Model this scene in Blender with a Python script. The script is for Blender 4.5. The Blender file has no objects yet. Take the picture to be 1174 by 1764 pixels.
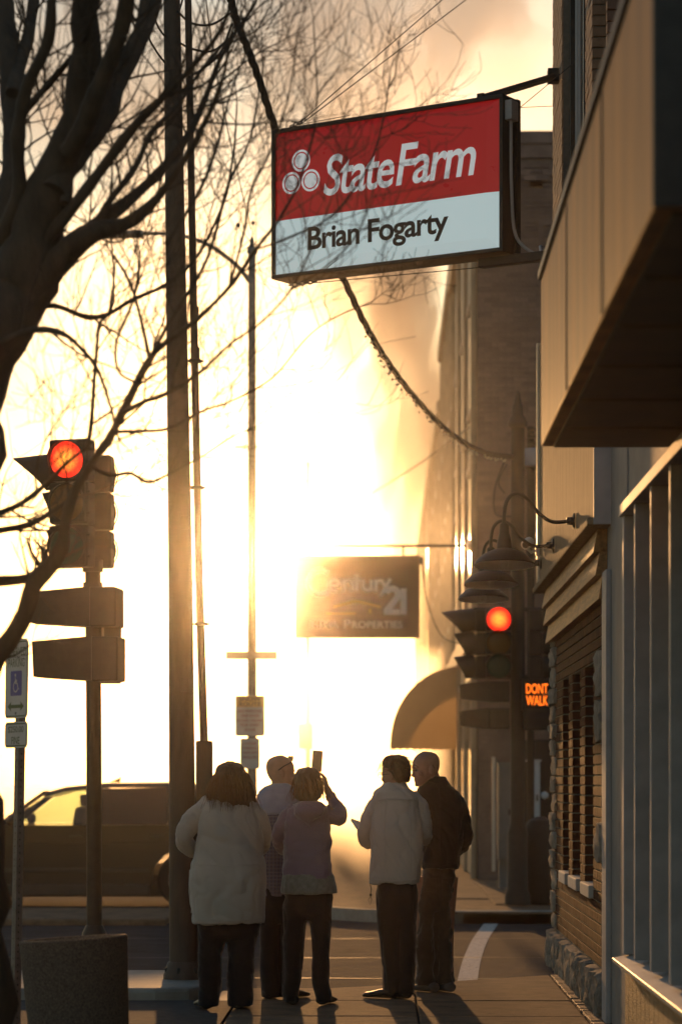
import bpy, bmesh, math, random
from math import sin, cos, pi, radians, atan, atan2, sqrt, hypot
from mathutils import Vector, Matrix, noise
random.seed(7)
SC = bpy.context.scene
COL = SC.collection

# ------------------------------------------------------------------ camera, sky, sun, exposure
FPX, CX, HY, CAMH = 4600.0, 587.0, 1345.0, 1.55      # focal length in photo pixels, centre column, horizon row, eye height
YAW = atan((660 - CX) / FPX)                          # the street runs along +Y, the camera looks a little left of it
cam_d = bpy.data.cameras.new('camera')
cam = bpy.data.objects.new('camera', cam_d); COL.objects.link(cam)
cam.location = (0, 0, CAMH); cam.rotation_euler = (radians(90), 0, YAW)
cam_d.sensor_fit = 'VERTICAL'; cam_d.sensor_height = 36.0; cam_d.sensor_width = 24.0
cam_d.lens = 36.0 * FPX / 1764.0
cam_d.shift_y = (HY - 882.0) / 1764.0
cam_d.clip_start = 0.1; cam_d.clip_end = 3000
cam_d.dof.use_dof = True; cam_d.dof.focus_distance = 18.9; cam_d.dof.aperture_fstop = 2.3
SC.camera = cam
FWD = Vector((-sin(YAW), cos(YAW), 0)); RGT = Vector((cos(YAW), sin(YAW), 0))
def P(x, y, d):                                       # photo pixel + distance -> place in the street
    v = FWD * d + RGT * ((x - CX) / FPX * d)
    return Vector((v.x, v.y, CAMH + (HY - y) / FPX * d))

SUNPX = (446, 955)
sv = (FWD + RGT * ((SUNPX[0] - CX) / FPX) + Vector((0, 0, (HY - SUNPX[1]) / FPX))).normalized()
SUN_EL = math.asin(sv.z); SUN_AZ = atan2(sv.x, sv.y)
world = bpy.data.worlds.new('World'); SC.world = world; world.use_nodes = True
wn = world.node_tree.nodes; wl = world.node_tree.links
bg = wn['Background']
sky = wn.new('ShaderNodeTexSky'); sky.sky_type = 'NISHITA'; sky.sun_disc = False
sky.sun_elevation = SUN_EL; sky.sun_rotation = SUN_AZ
sky.air_density = 1.2; sky.dust_density = 0.45; sky.ozone_density = 1.8; sky.altitude = 100
wl.new(sky.outputs[0], bg.inputs[0]); bg.inputs[1].default_value = 0.15
sun_d = bpy.data.lights.new('sun', 'SUN'); sun = bpy.data.objects.new('sun', sun_d); COL.objects.link(sun)
sun_d.energy = 3.4; sun_d.angle = radians(0.6); sun_d.color = (1.0, 0.50, 0.18)
sun.rotation_euler = (-sv).to_track_quat('-Z', 'Y').to_euler(); sun.location = (-3, 20, 30)
SC.view_settings.view_transform = 'Standard'; SC.view_settings.look = 'None'
SC.view_settings.exposure = 0.16; SC.view_settings.gamma = 1.0; SC.view_settings.use_curve_mapping = False
HAZE_D, HAZE_G = 0.00030, 0.978                       # density and forward scattering of the hazy air
SC.render.engine = 'CYCLES'
cy = SC.cycles
cy.use_denoising = True; cy.use_adaptive_sampling = False
cy.max_bounces = 6; cy.diffuse_bounces = 2; cy.glossy_bounces = 2
cy.transmission_bounces = 6; cy.transparent_max_bounces = 12; cy.volume_bounces = 0
cy.volume_step_rate = 4.0; cy.volume_max_steps = 64
cy.sample_clamp_indirect = 6.0
cy.caustics_reflective = False; cy.caustics_refractive = False

# ------------------------------------------------------------------ helpers
def mat(name, col, rough=0.7, var=0.2, scale=6.0, bump=0.0, bscale=60.0, metal=0.0, rnd=0.0, sheen=0.0, spec=0.4,
        stretch=None, tint=None, coat=0.0, emit=None, strength=0.0, detail=5.0, spots=None):
    m = bpy.data.materials.new(name); m.use_nodes = True
    n, l = m.node_tree.nodes, m.node_tree.links
    b = n['Principled BSDF']
    tc = n.new('ShaderNodeTexCoord'); mp = n.new('ShaderNodeMapping')
    l.new(tc.outputs['Object'], mp.inputs[0])
    if stretch: mp.inputs['Scale'].default_value = stretch
    nz = n.new('ShaderNodeTexNoise'); nz.inputs['Scale'].default_value = scale; nz.inputs['Detail'].default_value = detail
    nz.inputs['Roughness'].default_value = 0.6
    l.new(mp.outputs[0], nz.inputs['Vector'])
    rmp = n.new('ShaderNodeMapRange'); rmp.inputs[1].default_value = 0.3; rmp.inputs[2].default_value = 0.7
    l.new(nz.outputs[0], rmp.inputs[0])
    mx = n.new('ShaderNodeMix'); mx.data_type = 'RGBA'
    lo = [max(0, c * (1 - var)) for c in col]; hi = [min(1, c * (1 + var)) for c in col]
    if tint: hi = list(tint)
    mx.inputs[6].default_value = (*lo, 1); mx.inputs[7].default_value = (*hi, 1)
    l.new(rmp.outputs[0], mx.inputs[0])
    out = mx.outputs[2]
    if spots:                                          # (scale, amount, colour): stains and chips with hard edges
        for q_, (sc_s, am, cs) in enumerate(spots):
            ns = n.new('ShaderNodeTexNoise'); ns.inputs['Scale'].default_value = sc_s; ns.inputs['Detail'].default_value = 3
            l.new(tc.outputs['Object'], ns.inputs['Vector'])
            ms = n.new('ShaderNodeMapRange'); ms.inputs[1].default_value = am; ms.inputs[2].default_value = am + 0.05; ms.inputs[4].default_value = 0.8
            l.new(ns.outputs[0], ms.inputs[0])
            x2 = n.new('ShaderNodeMix'); x2.data_type = 'RGBA'; x2.inputs[7].default_value = (*cs, 1)
            l.new(ms.outputs[0], x2.inputs[0]); l.new(out, x2.inputs[6]); out = x2.outputs[2]
    if rnd:
        oi = n.new('ShaderNodeObjectInfo'); hs = n.new('ShaderNodeHueSaturation')
        mr = n.new('ShaderNodeMapRange'); mr.inputs[3].default_value = 1 - rnd; mr.inputs[4].default_value = 1 + rnd
        l.new(oi.outputs['Random'], mr.inputs[0]); l.new(mr.outputs[0], hs.inputs['Value'])
        l.new(out, hs.inputs['Color']); out = hs.outputs[0]
    l.new(out, b.inputs['Base Color'])
    rr = n.new('ShaderNodeMapRange'); rr.inputs[3].default_value = max(0, rough - 0.08); rr.inputs[4].default_value = min(1, rough + 0.08)
    l.new(nz.outputs[0], rr.inputs[0]); l.new(rr.outputs[0], b.inputs['Roughness'])
    b.inputs['Metallic'].default_value = metal; b.inputs['Specular IOR Level'].default_value = spec
    if sheen: b.inputs['Sheen Weight'].default_value = sheen; b.inputs['Sheen Roughness'].default_value = 0.4
    if coat: b.inputs['Coat Weight'].default_value = coat; b.inputs['Coat Roughness'].default_value = 0.08
    if bump:
        n2 = n.new('ShaderNodeTexNoise'); n2.inputs['Scale'].default_value = bscale; n2.inputs['Detail'].default_value = 4
        l.new(mp.outputs[0], n2.inputs['Vector'])
        bp = n.new('ShaderNodeBump'); bp.inputs['Strength'].default_value = bump; bp.inputs['Distance'].default_value = 0.01
        l.new(n2.outputs[0], bp.inputs['Height']); l.new(bp.outputs[0], b.inputs['Normal'])
    if emit:
        b.inputs['Emission Color'].default_value = (*emit, 1); b.inputs['Emission Strength'].default_value = strength
    return m

class MB:
    """collects boxes, tubes and lofts; build() links them as one mesh object"""
    def __init__(s): s.v = []; s.f = []
    def add(s, vs, fs):
        k = len(s.v); s.v += [Vector(p) for p in vs]; s.f += [tuple(i + k for i in f) for f in fs]; return s
    def box(s, x0, x1, y0, y1, z0, z1):
        return s.add([(x0,y0,z0),(x1,y0,z0),(x1,y1,z0),(x0,y1,z0),(x0,y0,z1),(x1,y0,z1),(x1,y1,z1),(x0,y1,z1)],
                     [(0,3,2,1),(4,5,6,7),(0,1,5,4),(1,2,6,5),(2,3,7,6),(3,0,4,7)])
    def obox(s, c, u, v, w):                           # centre and three half vectors
        c, u, v, w = map(Vector, (c, u, v, w))
        if u.cross(v).dot(w) < 0: u = -u
        return s.add([c-u-v-w,c+u-v-w,c+u+v-w,c-u+v-w,c-u-v+w,c+u-v+w,c+u+v+w,c-u+v+w],
                     [(0,3,2,1),(4,5,6,7),(0,1,5,4),(1,2,6,5),(2,3,7,6),(3,0,4,7)])
    def loft(s, rings, cap=True):
        n = len(rings[0]); vs = [p for r in rings for p in r]; fs = []
        for i in range(len(rings) - 1):
            for j in range(n):
                k = (j + 1) % n
                fs.append((i*n+j, i*n+k, (i+1)*n+k, (i+1)*n+j))
        if cap:
            fs.append(tuple(reversed(range(n)))); fs.append(tuple(range((len(rings)-1)*n, len(rings)*n)))
        return s.add(vs, fs)
    def tube(s, pts, rad, n=8, cap=True, flat=1.0, up=None):
        pts = [Vector(p) for p in pts]
        if not hasattr(rad, '__len__'): rad = [rad] * len(pts)
        t0 = (pts[1] - pts[0]).normalized()
        a = Vector(up) if up else (Vector((0,0,1)) if abs(t0.z) < 0.9 else Vector((1,0,0)))
        rings = []
        for i, p in enumerate(pts):
            t = (pts[min(i+1, len(pts)-1)] - pts[max(i-1, 0)])
            t = t.normalized() if t.length > 1e-9 else t0
            b = t.cross(a)
            b = b.normalized() if b.length > 1e-6 else t.orthogonal().normalized()
            a = b.cross(t).normalized()
            rings.append([p + a * (rad[i] * cos(2*pi*k/n)) * flat + b * (rad[i] * sin(2*pi*k/n)) for k in range(n)])
        rings = [list(reversed(r)) for r in rings]
        return s.loft(rings, cap)
    def lathe(s, prof, c=(0,0,0), n=24, axis=None, cap=True):    # profile of (radius, height)
        c = Vector(c); M = (Vector(axis).to_track_quat('Z', 'Y').to_matrix() if axis else Matrix.Identity(3))
        return s.loft([[c + M @ Vector((r*cos(2*pi*k/n), r*sin(2*pi*k/n), z)) for k in range(n)] for r, z in prof], cap)
    def ball(s, c, r, n=12, m=8):
        c = Vector(c); rx, ry, rz = r if hasattr(r, '__len__') else (r, r, r)
        rings = []
        for i in range(m + 1):
            ph = -pi/2 + pi * (i + 0.02 * (1 if i == 0 else -1 if i == m else 0)) / m
            rings.append([c + Vector((rx*cos(ph)*cos(2*pi*k/n), ry*cos(ph)*sin(2*pi*k/n), rz*sin(ph))) for k in range(n)])
        return s.loft(rings, True)
    def prism(s, poly, ext):                           # polygon of 3D points pushed along ext
        poly = [Vector(p) for p in poly]; ext = Vector(ext); n = len(poly)
        return s.loft([poly, [p + ext for p in poly]], True)
    def rot(s, M, c=(0,0,0), frm=0):
        c = Vector(c)
        for i in range(frm, len(s.v)): s.v[i] = c + M @ (s.v[i] - c)
        return s
    def mesh(s, name, base=Vector((0,0,0))):
        me = bpy.data.meshes.new(name); me.from_pydata([v - base for v in s.v], [], s.f); me.update()
        bm = bmesh.new(); bm.from_mesh(me); bmesh.ops.recalc_face_normals(bm, faces=bm.faces); bm.to_mesh(me); bm.free()
        return me
    def build(s, name, m, parent=None, bevel=0.0, smooth=None, base=None, kind=None, segs=2):
        b = Vector(BASE.get(parent.name, (0,0,0))) if parent is not None else Vector(base if base is not None else (0,0,0))
        me = s.mesh(name, b)
        return link(name, me, m, parent, b, bevel, smooth, kind, segs)

BASE = {}
def link(name, me, m, parent=None, base=None, bevel=0.0, smooth=None, kind=None, segs=2):
    if m is not None and not me.materials: me.materials.append(m)
    o = bpy.data.objects.new(name, me); COL.objects.link(o)
    if parent is not None:
        o.parent = parent; BASE[o.name] = BASE.get(parent.name, (0,0,0))
    else:
        o.location = base if base is not None else (0,0,0); BASE[o.name] = tuple(o.location)
    if smooth is not None:
        me.polygons.foreach_set('use_smooth', [True] * len(me.polygons)); me.set_sharp_from_angle(angle=radians(smooth))
    if bevel:
        md = o.modifiers.new('bevel', 'BEVEL'); md.width = bevel; md.segments = segs; md.limit_method = 'ANGLE'; md.angle_limit = radians(35)
    if kind: o['kind'] = kind
    return o
def thing(name, label, cat, base, group=None):
    o = bpy.data.objects.new(name, None); COL.objects.link(o); o.location = base; o.empty_display_size = 0.1
    BASE[o.name] = tuple(base); return tag(o, label, cat, group)
def tag(o, label, cat, group=None):
    o['label'] = label; o['category'] = cat
    if group: o['group'] = group
    return o
def struct(o): o['kind'] = 'structure'; return o
def chamfer_box_mesh(name, c=(0.03, 0.05, 0.08)):     # unit box with chamfered edges, shared by alike pieces
    bm = bmesh.new(); bmesh.ops.create_cube(bm, size=1.0)
    me = bpy.data.meshes.new(name); 
    bmesh.ops.bevel(bm, geom=list(bm.edges), offset=c[0], segments=1, affect='EDGES', profile=0.5)
    bm.to_mesh(me); bm.free(); return me
def piece(name, me, parent, c, size, rot=(0,0,0)):     # one object from shared mesh data
    o = bpy.data.objects.new(name, me); COL.objects.link(o); o.parent = parent
    o.location = Vector(c) - Vector(BASE.get(parent.name, (0,0,0))); o.scale = size; o.rotation_euler = rot
    return o
def bez(p0, p1, p2, n=10): return [(1-t)**2*Vector(p0) + 2*t*(1-t)*Vector(p1) + t*t*Vector(p2) for t in [i/n for i in range(n+1)]]
def spline(pts, n=6):                                  # Catmull-Rom through points
    pts = [Vector(p) for p in pts]; q = [2*pts[0]-pts[1]] + pts + [2*pts[-1]-pts[-2]]; out = []
    for i in range(1, len(q) - 2):
        for k in range(n):
            t = k / n; a, b, c, d = q[i-1], q[i], q[i+1], q[i+2]
            out.append(0.5*((2*b) + (c-a)*t + (2*a-5*b+4*c-d)*t*t + (3*b-a-3*c+d)*t**3))
    out.append(pts[-1]); return out
def lerp_list(v, n):
    out = []
    for i in range(len(v)-1):
        for k in range(n): out.append(v[i] + (v[i+1]-v[i])*k/n)
    return out + [v[-1]]
def text_shape(body, offset=0.0, shear=0.0, spacing=1.0):
    cu = bpy.data.curves.new('t', 'FONT'); cu.body = body; cu.offset = offset; cu.shear = shear; cu.space_character = spacing
    cu.resolution_u = 4
    o = bpy.data.objects.new('t', cu); COL.objects.link(o)
    dg = bpy.context.evaluated_depsgraph_get(); dg.update()
    me = bpy.data.meshes.new_from_object(o.evaluated_get(dg))
    vs = [v.co.copy() for v in me.vertices]; fs = [tuple(p.vertices) for p in me.polygons]
    bpy.data.objects.remove(o); bpy.data.curves.remove(cu); bpy.data.meshes.remove(me)
    return vs, fs
def lettering(mb, body, O, U, V, box, offset=0.0, shear=0.0, spacing=1.0, lift=0.003):
    """words fitted into box (u0,u1,v0,v1 in metres) on the plane O + u*U + v*V"""
    vs, fs = text_shape(body, offset, shear, spacing)
    x0 = min(v.x for v in vs); x1 = max(v.x for v in vs); y0 = min(v.y for v in vs); y1 = max(v.y for v in vs)
    u0, u1, v0, v1 = box; N = Vector(U).cross(Vector(V)).normalized()
    pts = [Vector(O) + Vector(U)*(u0+(v.x-x0)/(x1-x0)*(u1-u0)) + Vector(V)*(v0+(v.y-y0)/(y1-y0)*(v1-v0)) + N*lift for v in vs]
    mb.add(pts, fs); return mb
def stroke(mb, pts, w, O, U, V, lift=0.003, thick=0.002):   # flat brush stroke on a plane
    N = Vector(U).cross(Vector(V)).normalized(); p2 = [Vector((p[0], p[1], 0)) for p in pts]
    L, R = [], []
    for i, p in enumerate(p2):
        t = (p2[min(i+1, len(p2)-1)] - p2[max(i-1, 0)]).normalized(); nn = Vector((-t.y, t.x, 0)) * (w/2)
        L.append(p + nn); R.append(p - nn)
    W = lambda q: Vector(O) + Vector(U)*q.x + Vector(V)*q.y + N*lift
    k = len(L); mb.add([W(q) for q in L] + [W(q) for q in R], [(i, k+i, k+i+1, i+1) for i in range(k-1)])
    return mb
def arc(cx, cy, r, a0, a1, n=16, ry=None):
    return [(cx + r*cos(radians(a0+(a1-a0)*i/n)), cy + (ry or r)*sin(radians(a0+(a1-a0)*i/n))) for i in range(n+1)]

# ------------------------------------------------------------------ materials
M = {}
M['asphalt'] = mat('asphalt', (0.036, 0.038, 0.045), 0.92, 0.35, 3.0, 0.7, 140, spec=0.1, spots=[(1.3, 0.60, (0.024, 0.025, 0.028)), (7, 0.66, (0.055, 0.053, 0.052))])
M['old_asphalt'] = mat('old_asphalt', (0.07, 0.066, 0.066), 0.88, 0.35, 14.0, 0.8, 160, spec=0.2)
M['concrete'] = mat('concrete', (0.24, 0.15, 0.095), 0.85, 0.35, 4.5, 0.5, 90, rnd=0.12, spec=0.1, spots=[(9, 0.66, (0.09, 0.06, 0.045)), (32, 0.70, (0.05, 0.04, 0.035)), (2.2, 0.62, (0.17, 0.11, 0.075))])
M['kerb'] = mat('kerb', (0.30, 0.28, 0.25), 0.7, 0.2, 5, 0.4, 60)
M['joint'] = mat('joint', (0.06, 0.055, 0.05), 0.9)
M['brick'] = mat('brick', (0.105, 0.036, 0.02), 0.8, 0.4, 18, 0.5, 70, rnd=0.28, spec=0.06)
M['dark_brick'] = mat('dark_brick', (0.16, 0.08, 0.055), 0.7, 0.3, 14, 0.4, 70, rnd=0.15)
M['tan_brick'] = mat('tan_brick', (0.34, 0.20, 0.13), 0.7, 0.25, 14, 0.4, 70)
M['mortar'] = mat('mortar', (0.22, 0.19, 0.16), 0.85, 0.2, 20, 0.4, 120)
M['mauve_brick'] = mat('mauve_brick', (0.22, 0.155, 0.14), 0.8, 0.22, 4, 0.3, 70, rnd=0.16, spec=0.1)
M['mauve_mortar'] = mat('mauve_mortar', (0.18, 0.13, 0.115), 0.85, 0.15, 6)
M['stone'] = mat('stone', (0.32, 0.26, 0.21), 0.88, 0.45, 9, 1.0, 40, rnd=0.15, spec=0.1)
M['sill_stone'] = mat('sill_stone', (0.55, 0.52, 0.48), 0.75, 0.12, 8, 0.3, 60)
M['plank'] = mat('plank', (0.46, 0.24, 0.10), 0.6, 0.35, 5, 0.5, 40, stretch=(8, 0.6, 8), rnd=0.08)
M['panel'] = mat('panel', (0.27, 0.20, 0.13), 0.8, 0.35, 5, 0.5, 18, stretch=(6, 6, 0.35), spec=0.08)
M['fascia'] = mat('fascia', (0.50, 0.23, 0.09), 0.62, 0.32, 3.5, 0.2, 30, stretch=(1, 1, 0.14), spec=0.2)
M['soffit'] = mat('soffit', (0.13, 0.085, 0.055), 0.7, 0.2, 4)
M['grey_stucco'] = mat('grey_stucco', (0.30, 0.27, 0.25), 0.75, 0.15, 4, 0.4, 120)
M['grey_metal'] = mat('grey_metal', (0.48, 0.45, 0.45), 0.6, 0.15, 5, spec=0.15)
M['alu'] = mat('alu', (0.62, 0.60, 0.58), 0.38, 0.1, 6, metal=0.7)
M['dark_metal'] = mat('dark_metal', (0.035, 0.03, 0.027), 0.5, 0.3, 10, 0.15, 60, metal=0.3)
M['rust_pole'] = mat('rust_pole', (0.085, 0.058, 0.042), 0.62, 0.35, 6, 0.4, 50, stretch=(1, 1, 0.25))
M['black'] = mat('black', (0.018, 0.017, 0.017), 0.6, 0.3, 8)
M['galv'] = mat('galv', (0.26, 0.23, 0.21), 0.5, 0.2, 14, 0.2, 60, metal=0.5)
M['wire'] = mat('wire', (0.03, 0.026, 0.022), 0.6)
M['wet_asphalt'] = mat('wet_asphalt', (0.05, 0.048, 0.046), 0.34, 0.3, 0.7, 0.25, 60, spec=0.55)
M['tar'] = mat('tar', (0.03, 0.028, 0.027), 0.62, 0.3, 8, 0.3, 30, spec=0.4)
M['white_paint'] = mat('white_paint', (0.75, 0.73, 0.70), 0.6, 0.1, 10)
M['road_paint'] = mat('road_paint', (0.58, 0.55, 0.52), 0.8, 0.25, 20, 0.3, 120, spec=0.1, spots=[(22, 0.60, (0.12, 0.11, 0.105)), (60, 0.62, (0.10, 0.09, 0.09))])
M['glass_dark'] = mat('glass_dark', (0.015, 0.015, 0.018), 0.06, 0.1, 3, spec=0.8)
M['bark'] = mat('bark', (0.075, 0.052, 0.036), 0.85, 0.35, 10, 0.9, 45, stretch=(1, 1, 0.35))
def glass(name, col, alpha):
    m = bpy.data.materials.new(name); m.use_nodes = True; n, l = m.node_tree.nodes, m.node_tree.links
    n.remove(n['Principled BSDF']); o = n['Material Output']
    t = n.new('ShaderNodeBsdfTransparent'); t.inputs[0].default_value = (*col, 1)
    g = n.new('ShaderNodeBsdfGlossy'); g.inputs[1].default_value = 0.04; g.inputs[0].default_value = (0.9, 0.9, 0.9, 1)
    f = n.new('ShaderNodeFresnel'); f.inputs[0].default_value = 1.5
    x = n.new('ShaderNodeMixShader'); l.new(f.outputs[0], x.inputs[0]); l.new(t.outputs[0], x.inputs[1]); l.new(g.outputs[0], x.inputs[2])
    l.new(x.outputs[0], o.inputs[0]); return m
M['car_glass'] = glass('car_glass', (0.72, 0.78, 0.70), 0.5)
M['tint_glass'] = glass('tint_glass', (0.05, 0.05, 0.05), 0.5)
M['clear_glass'] = glass('clear_glass', (0.9, 0.9, 0.9), 0.5)
# ------------------------------------------------------------------ the setting: ground, road, pavements
ROADZ = -0.15
g = MB().add([(-420, -30, -0.19), (420, -30, -0.19), (420, 900, -0.19), (-420, 900, -0.19)], [(0,1,2,3)]); struct(g.build('ground', M['old_asphalt']))
r = MB().box(-16, 40, 19.0, 33.5, -0.18, ROADZ); struct(r.build('cross_street', M['asphalt']))
r = MB().box(-16, -1.2, 33.5, 42.5, -0.18, ROADZ - 0.002).box(-16, -3.0, -8, 19.0, -0.18, ROADZ - 0.002); struct(r.build('main_street', M['asphalt']))
r = MB().box(-16, -1.2, 42.5, 700, -0.18, ROADZ - 0.004); struct(r.build('wet_street', M['wet_asphalt']))
for ys, w_ in ((22.9, 0.03), (25.6, 0.035), (28.7, 0.04)):          # sealed joints across the street
    mb = MB(); n = 90; L_, R_ = [], []
    for i in range(n + 1):
        x = -8 + 14.5 * i / n; yy = ys + 0.10 * noise.noise((x * 0.6, ys, 0)); h = w_ * (0.45 + 1.2 * abs(noise.noise((x * 1.7, ys * 3, 2))))
        L_.append(Vector((x, yy - h, ROADZ + 0.004))); R_.append(Vector((x, yy + h, ROADZ + 0.0045)))
    mb.add(L_ + R_, [(i, i+1, n+2+i, n+1+i) for i in range(n)]); struct(mb.build('road_seam', M['tar']))
# curved white stop/crossing line
cl = spline([P(803, 1697, 1.7*FPX/(1697-HY)), P(812, 1655, 1.7*FPX/310), P(826, 1620, 1.7*FPX/275), P(846, 1590, 1.7*FPX/245)], 6)
mb = MB(); hw = 0.085
L = [p + Vector((-hw, 0, 0)) for p in cl]; Rr = [p + Vector((hw, 0, 0)) for p in cl]
k = len(cl)
mb.add([Vector((p.x, p.y, ROADZ + 0.004)) for p in L + Rr], [(i, k+i, k+i+1, i+1) for i in range(k-1)])
struct(mb.build('painted_line', M['road_paint']))

# near pavement: bed, then slabs one by one
def edge_y(x): return 19.95 + (x + 0.3) * 0.85 if x > -0.3 else 19.95
side = struct(MB().box(-3.3, 1.44, 2.0, 18.9, -0.18, -0.03).box(-1.03, 1.44, 18.9, 19.85, -0.18, -0.035).build('pavement', M['joint']))
slab_x = [-1.03, 0.23, 1.325]; slab_y = [7.4, 8.9, 10.4, 11.9, 13.4, 14.9, 16.35, 17.62, 18.85]
def slab(poly, z0, z1, name='slab', m='concrete', par=side, bev=0.008):
    mb = MB().prism([(p[0], p[1], z0) for p in poly], (0, 0, z1 - z0)); return mb.build(name, M[m], par, bevel=bev)
gp = 0.007
for i in range(2):
    for j in range(len(slab_y) - 1):
        x0, x1, y0, y1 = slab_x[i]+gp, slab_x[i+1]-gp, slab_y[j]+gp, slab_y[j+1]-gp
        z = random.uniform(-0.004, 0.003)
        slab([(x0,y0),(x1,y0),(x1,y1),(x0,y1)], -0.1, z)
    x0, x1 = slab_x[i]+gp, slab_x[i+1]-gp
    e = [(x1, edge_y(x1)), ((x0+x1)/2, edge_y((x0+x1)/2)), (x0, edge_y(x0))]
    slab([(x0, 18.857), (x1, 18.857)] + e, -0.175, 0.001)
# brick paver border along the wall
pv = chamfer_box_mesh('paver', (0.06,)); pv.materials.append(M['tan_brick'])
y = 12.0
while y < 21.3:
    piece('paver', pv, side, (1.385 + random.uniform(-.004, .004), y + 0.05, -0.03 + random.uniform(-.004, .004)), (0.105, 0.095, 0.065), (0, 0, random.uniform(-.03, .03))); y += 0.105
# aggregate strip beside the slabs and the raised kerb end that carries the poles
st = MB().box(-3.2, -1.045, 2.0, 18.9, -0.12, -0.006); st.build('aggregate_strip', M['old_asphalt'], side)
isl = [(-3.4, 18.95), (-1.62, 18.95), (-1.38, 19.05), (-1.25, 19.3), (-1.22, 20.2), (-1.35, 20.6), (-1.7, 20.8), (-3.4, 20.8)]
slab(isl, -0.17, 0.075, 'raised_kerb', 'kerb', side, 0.03)
slab([(-1.21, 18.91), (-1.05, 18.91), (-1.05, 19.94), (-1.21, 19.94)], -0.17, -0.02, 'gutter', 'kerb', side, 0.01)
# far pavement with rounded kerb
FK = 31.75
far_poly = []
for i in range(13):
    a = radians(90 * i / 12); far_poly.append((0.95 - 2.9 * sin(a), FK + 7.5 - 7.5 * cos(a)))
far_edge = [(6.0, FK)] + far_poly
farp = struct(MB().prism([(p[0], p[1], -0.175) for p in far_edge] + [(-1.95, 420, -0.175), (6.0, 420, -0.175)], (0, 0, 0.165)).build('far_pavement', M['concrete']))
mb = MB(); rings = []
for p in [(6.0, FK)] + far_poly + [(-1.95, 60), (-1.95, 120)]:
    rings.append(p)
kr = []
for i, p in enumerate(rings):
    a = Vector(rings[max(i-1,0)]); b = Vector(rings[min(i+1,len(rings)-1)]); t = (b - a).normalized(); nn = Vector((t.y, -t.x))
    if nn.y > 0 and i < 3: nn = -nn
    c = Vector(p); inn = -nn
    q = [(c + nn*0.0, -0.17), (c + nn*0.0, -0.035), (c + inn*0.03, 0.0), (c + inn*0.17, 0.004), (c + inn*0.17, -0.17)]
    kr.append([Vector((v.x, v.y, z)) for v, z in q])
mb.loft(kr); mb.build('kerb', M['kerb'], farp, smooth=40)
for j, yy in enumerate((33.6, 35.2, 36.8, 38.4, 40.0)):
    for i, xx in enumerate((-0.1, 1.4, 2.9)):
        if yy < 35 and xx < 0.5: continue
        MB().box(xx + gp, xx + 1.5 - gp, yy + gp, yy + 1.6 - gp, -0.02, 0.002 + random.uniform(-.002, .003)).build('slab', M['concrete'], farp, bevel=0.008)
# low island strip behind the crossing on the left
ls = struct(MB().box(-9.0, -2.55, 31.3, 34.0, -0.17, -0.07).build('traffic_island', M['concrete'], bevel=0.03))

# ------------------------------------------------------------------ brick walls
brick_me = chamfer_box_mesh('brick', (0.035,)); brick_me.materials.append(M['brick'])
mbrick_me = chamfer_box_mesh('painted_brick', (0.05,)); mbrick_me.materials.append(M['mauve_brick'])
dbrick_me = chamfer_box_mesh('dark_brick', (0.035,)); dbrick_me.materials.append(M['dark_brick'])
tbrick_me = chamfer_box_mesh('tan_brick', (0.035,)); tbrick_me.materials.append(M['tan_brick'])
def courses(z0, z1, spans, ch, ln, gap):
    """running bond: yields (z centre, height, a0, a1) for bricks along one axis"""
    k = 0; z = z0
    while z + ch <= z1 + 1e-6:
        for a0, a1 in (spans(z + ch/2) if callable(spans) else spans):
            a = a0 - (ln/2 if k % 2 else 0)
            while a < a1 - 0.01:
                b0, b1 = max(a, a0), min(a + ln, a1)
                if b1 - b0 > 0.03: yield z + ch/2, ch - gap, b0 + gap/2, b1 - gap/2
                a += ln
        z += ch; k += 1
def lay(parent, items, me, limit=300, key=None, name='brick'):
    """items: (centre, size). The largest in view become objects, the others one joined part"""
    items = sorted(items, key=key or (lambda it: it[0][1]))
    for c, s in items[:limit]: piece(name, me, parent, c, s, (random.uniform(-.012,.012), random.uniform(-.01,.01), random.uniform(-.012,.012)))
    rest = items[limit:]
    if rest:
        tv = [v.co.copy() for v in me.vertices]; tf = [tuple(p.vertices) for p in me.polygons]; mb = MB()
        for c, s in rest:
            c = Vector(c) + Vector((random.uniform(-.002,.002), random.uniform(-.002,.002), 0))
            mb.add([Vector((v.x*s[0], v.y*s[1], v.z*s[2])) + c for v in tv], tf)
        me2 = bpy.data.meshes.new('more_' + name); b = Vector(BASE.get(parent.name, (0,0,0)))
        me2.from_pydata([v - b for v in mb.v], [], mb.f); me2.update()
        o = link('more_bricks', me2, me.materials[0], parent); o['kind'] = 'stuff'

# building B: brick front with stone quoins, three slot windows, panel band and upper storey
WO = 1.45
bB = thing('brick_building', 'brown brick corner building with rough stone quoins, slot windows and tan board band', 'building', (WO, 17.5, 0))
Y0, Y1 = 17.5, 22.95
slots = [(18.53, 19.28), (19.76, 20.55), (20.97, 21.65)]; ZS, ZT = 0.82, 2.37
wall = MB()
wall.box(WO + 0.13, 9, Y0, Y1, 0, 10.9)
wall.box(WO + 0.012, WO + 0.13, Y0, Y1, 0.0, ZS).box(WO + 0.012, WO + 0.13, Y0, Y1, ZT, 2.75)
pr = [(Y0, 18.53), (19.28, 19.76), (20.55, 20.97), (21.65, Y1)]
for a, b in pr: wall.box(WO + 0.012, WO + 0.13, a + 0.012, b - 0.012, ZS, ZT)
wall.box(WO + 0.012, WO + 0.13, 17.9, Y1, 2.75, 5.3)
wall.build('wall', M['mortar'], bB)
items = []
def spans(z): return pr if ZS < z < ZT else [(Y0, Y1)]
for zc, h, a, b in courses(0.30, 2.75, spans, 0.0715, 0.215, 0.011):
    items.append(((WO + 0.05, (a+b)/2, zc), (0.10, b - a, h)))
lay(bB, items, brick_me)
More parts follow.
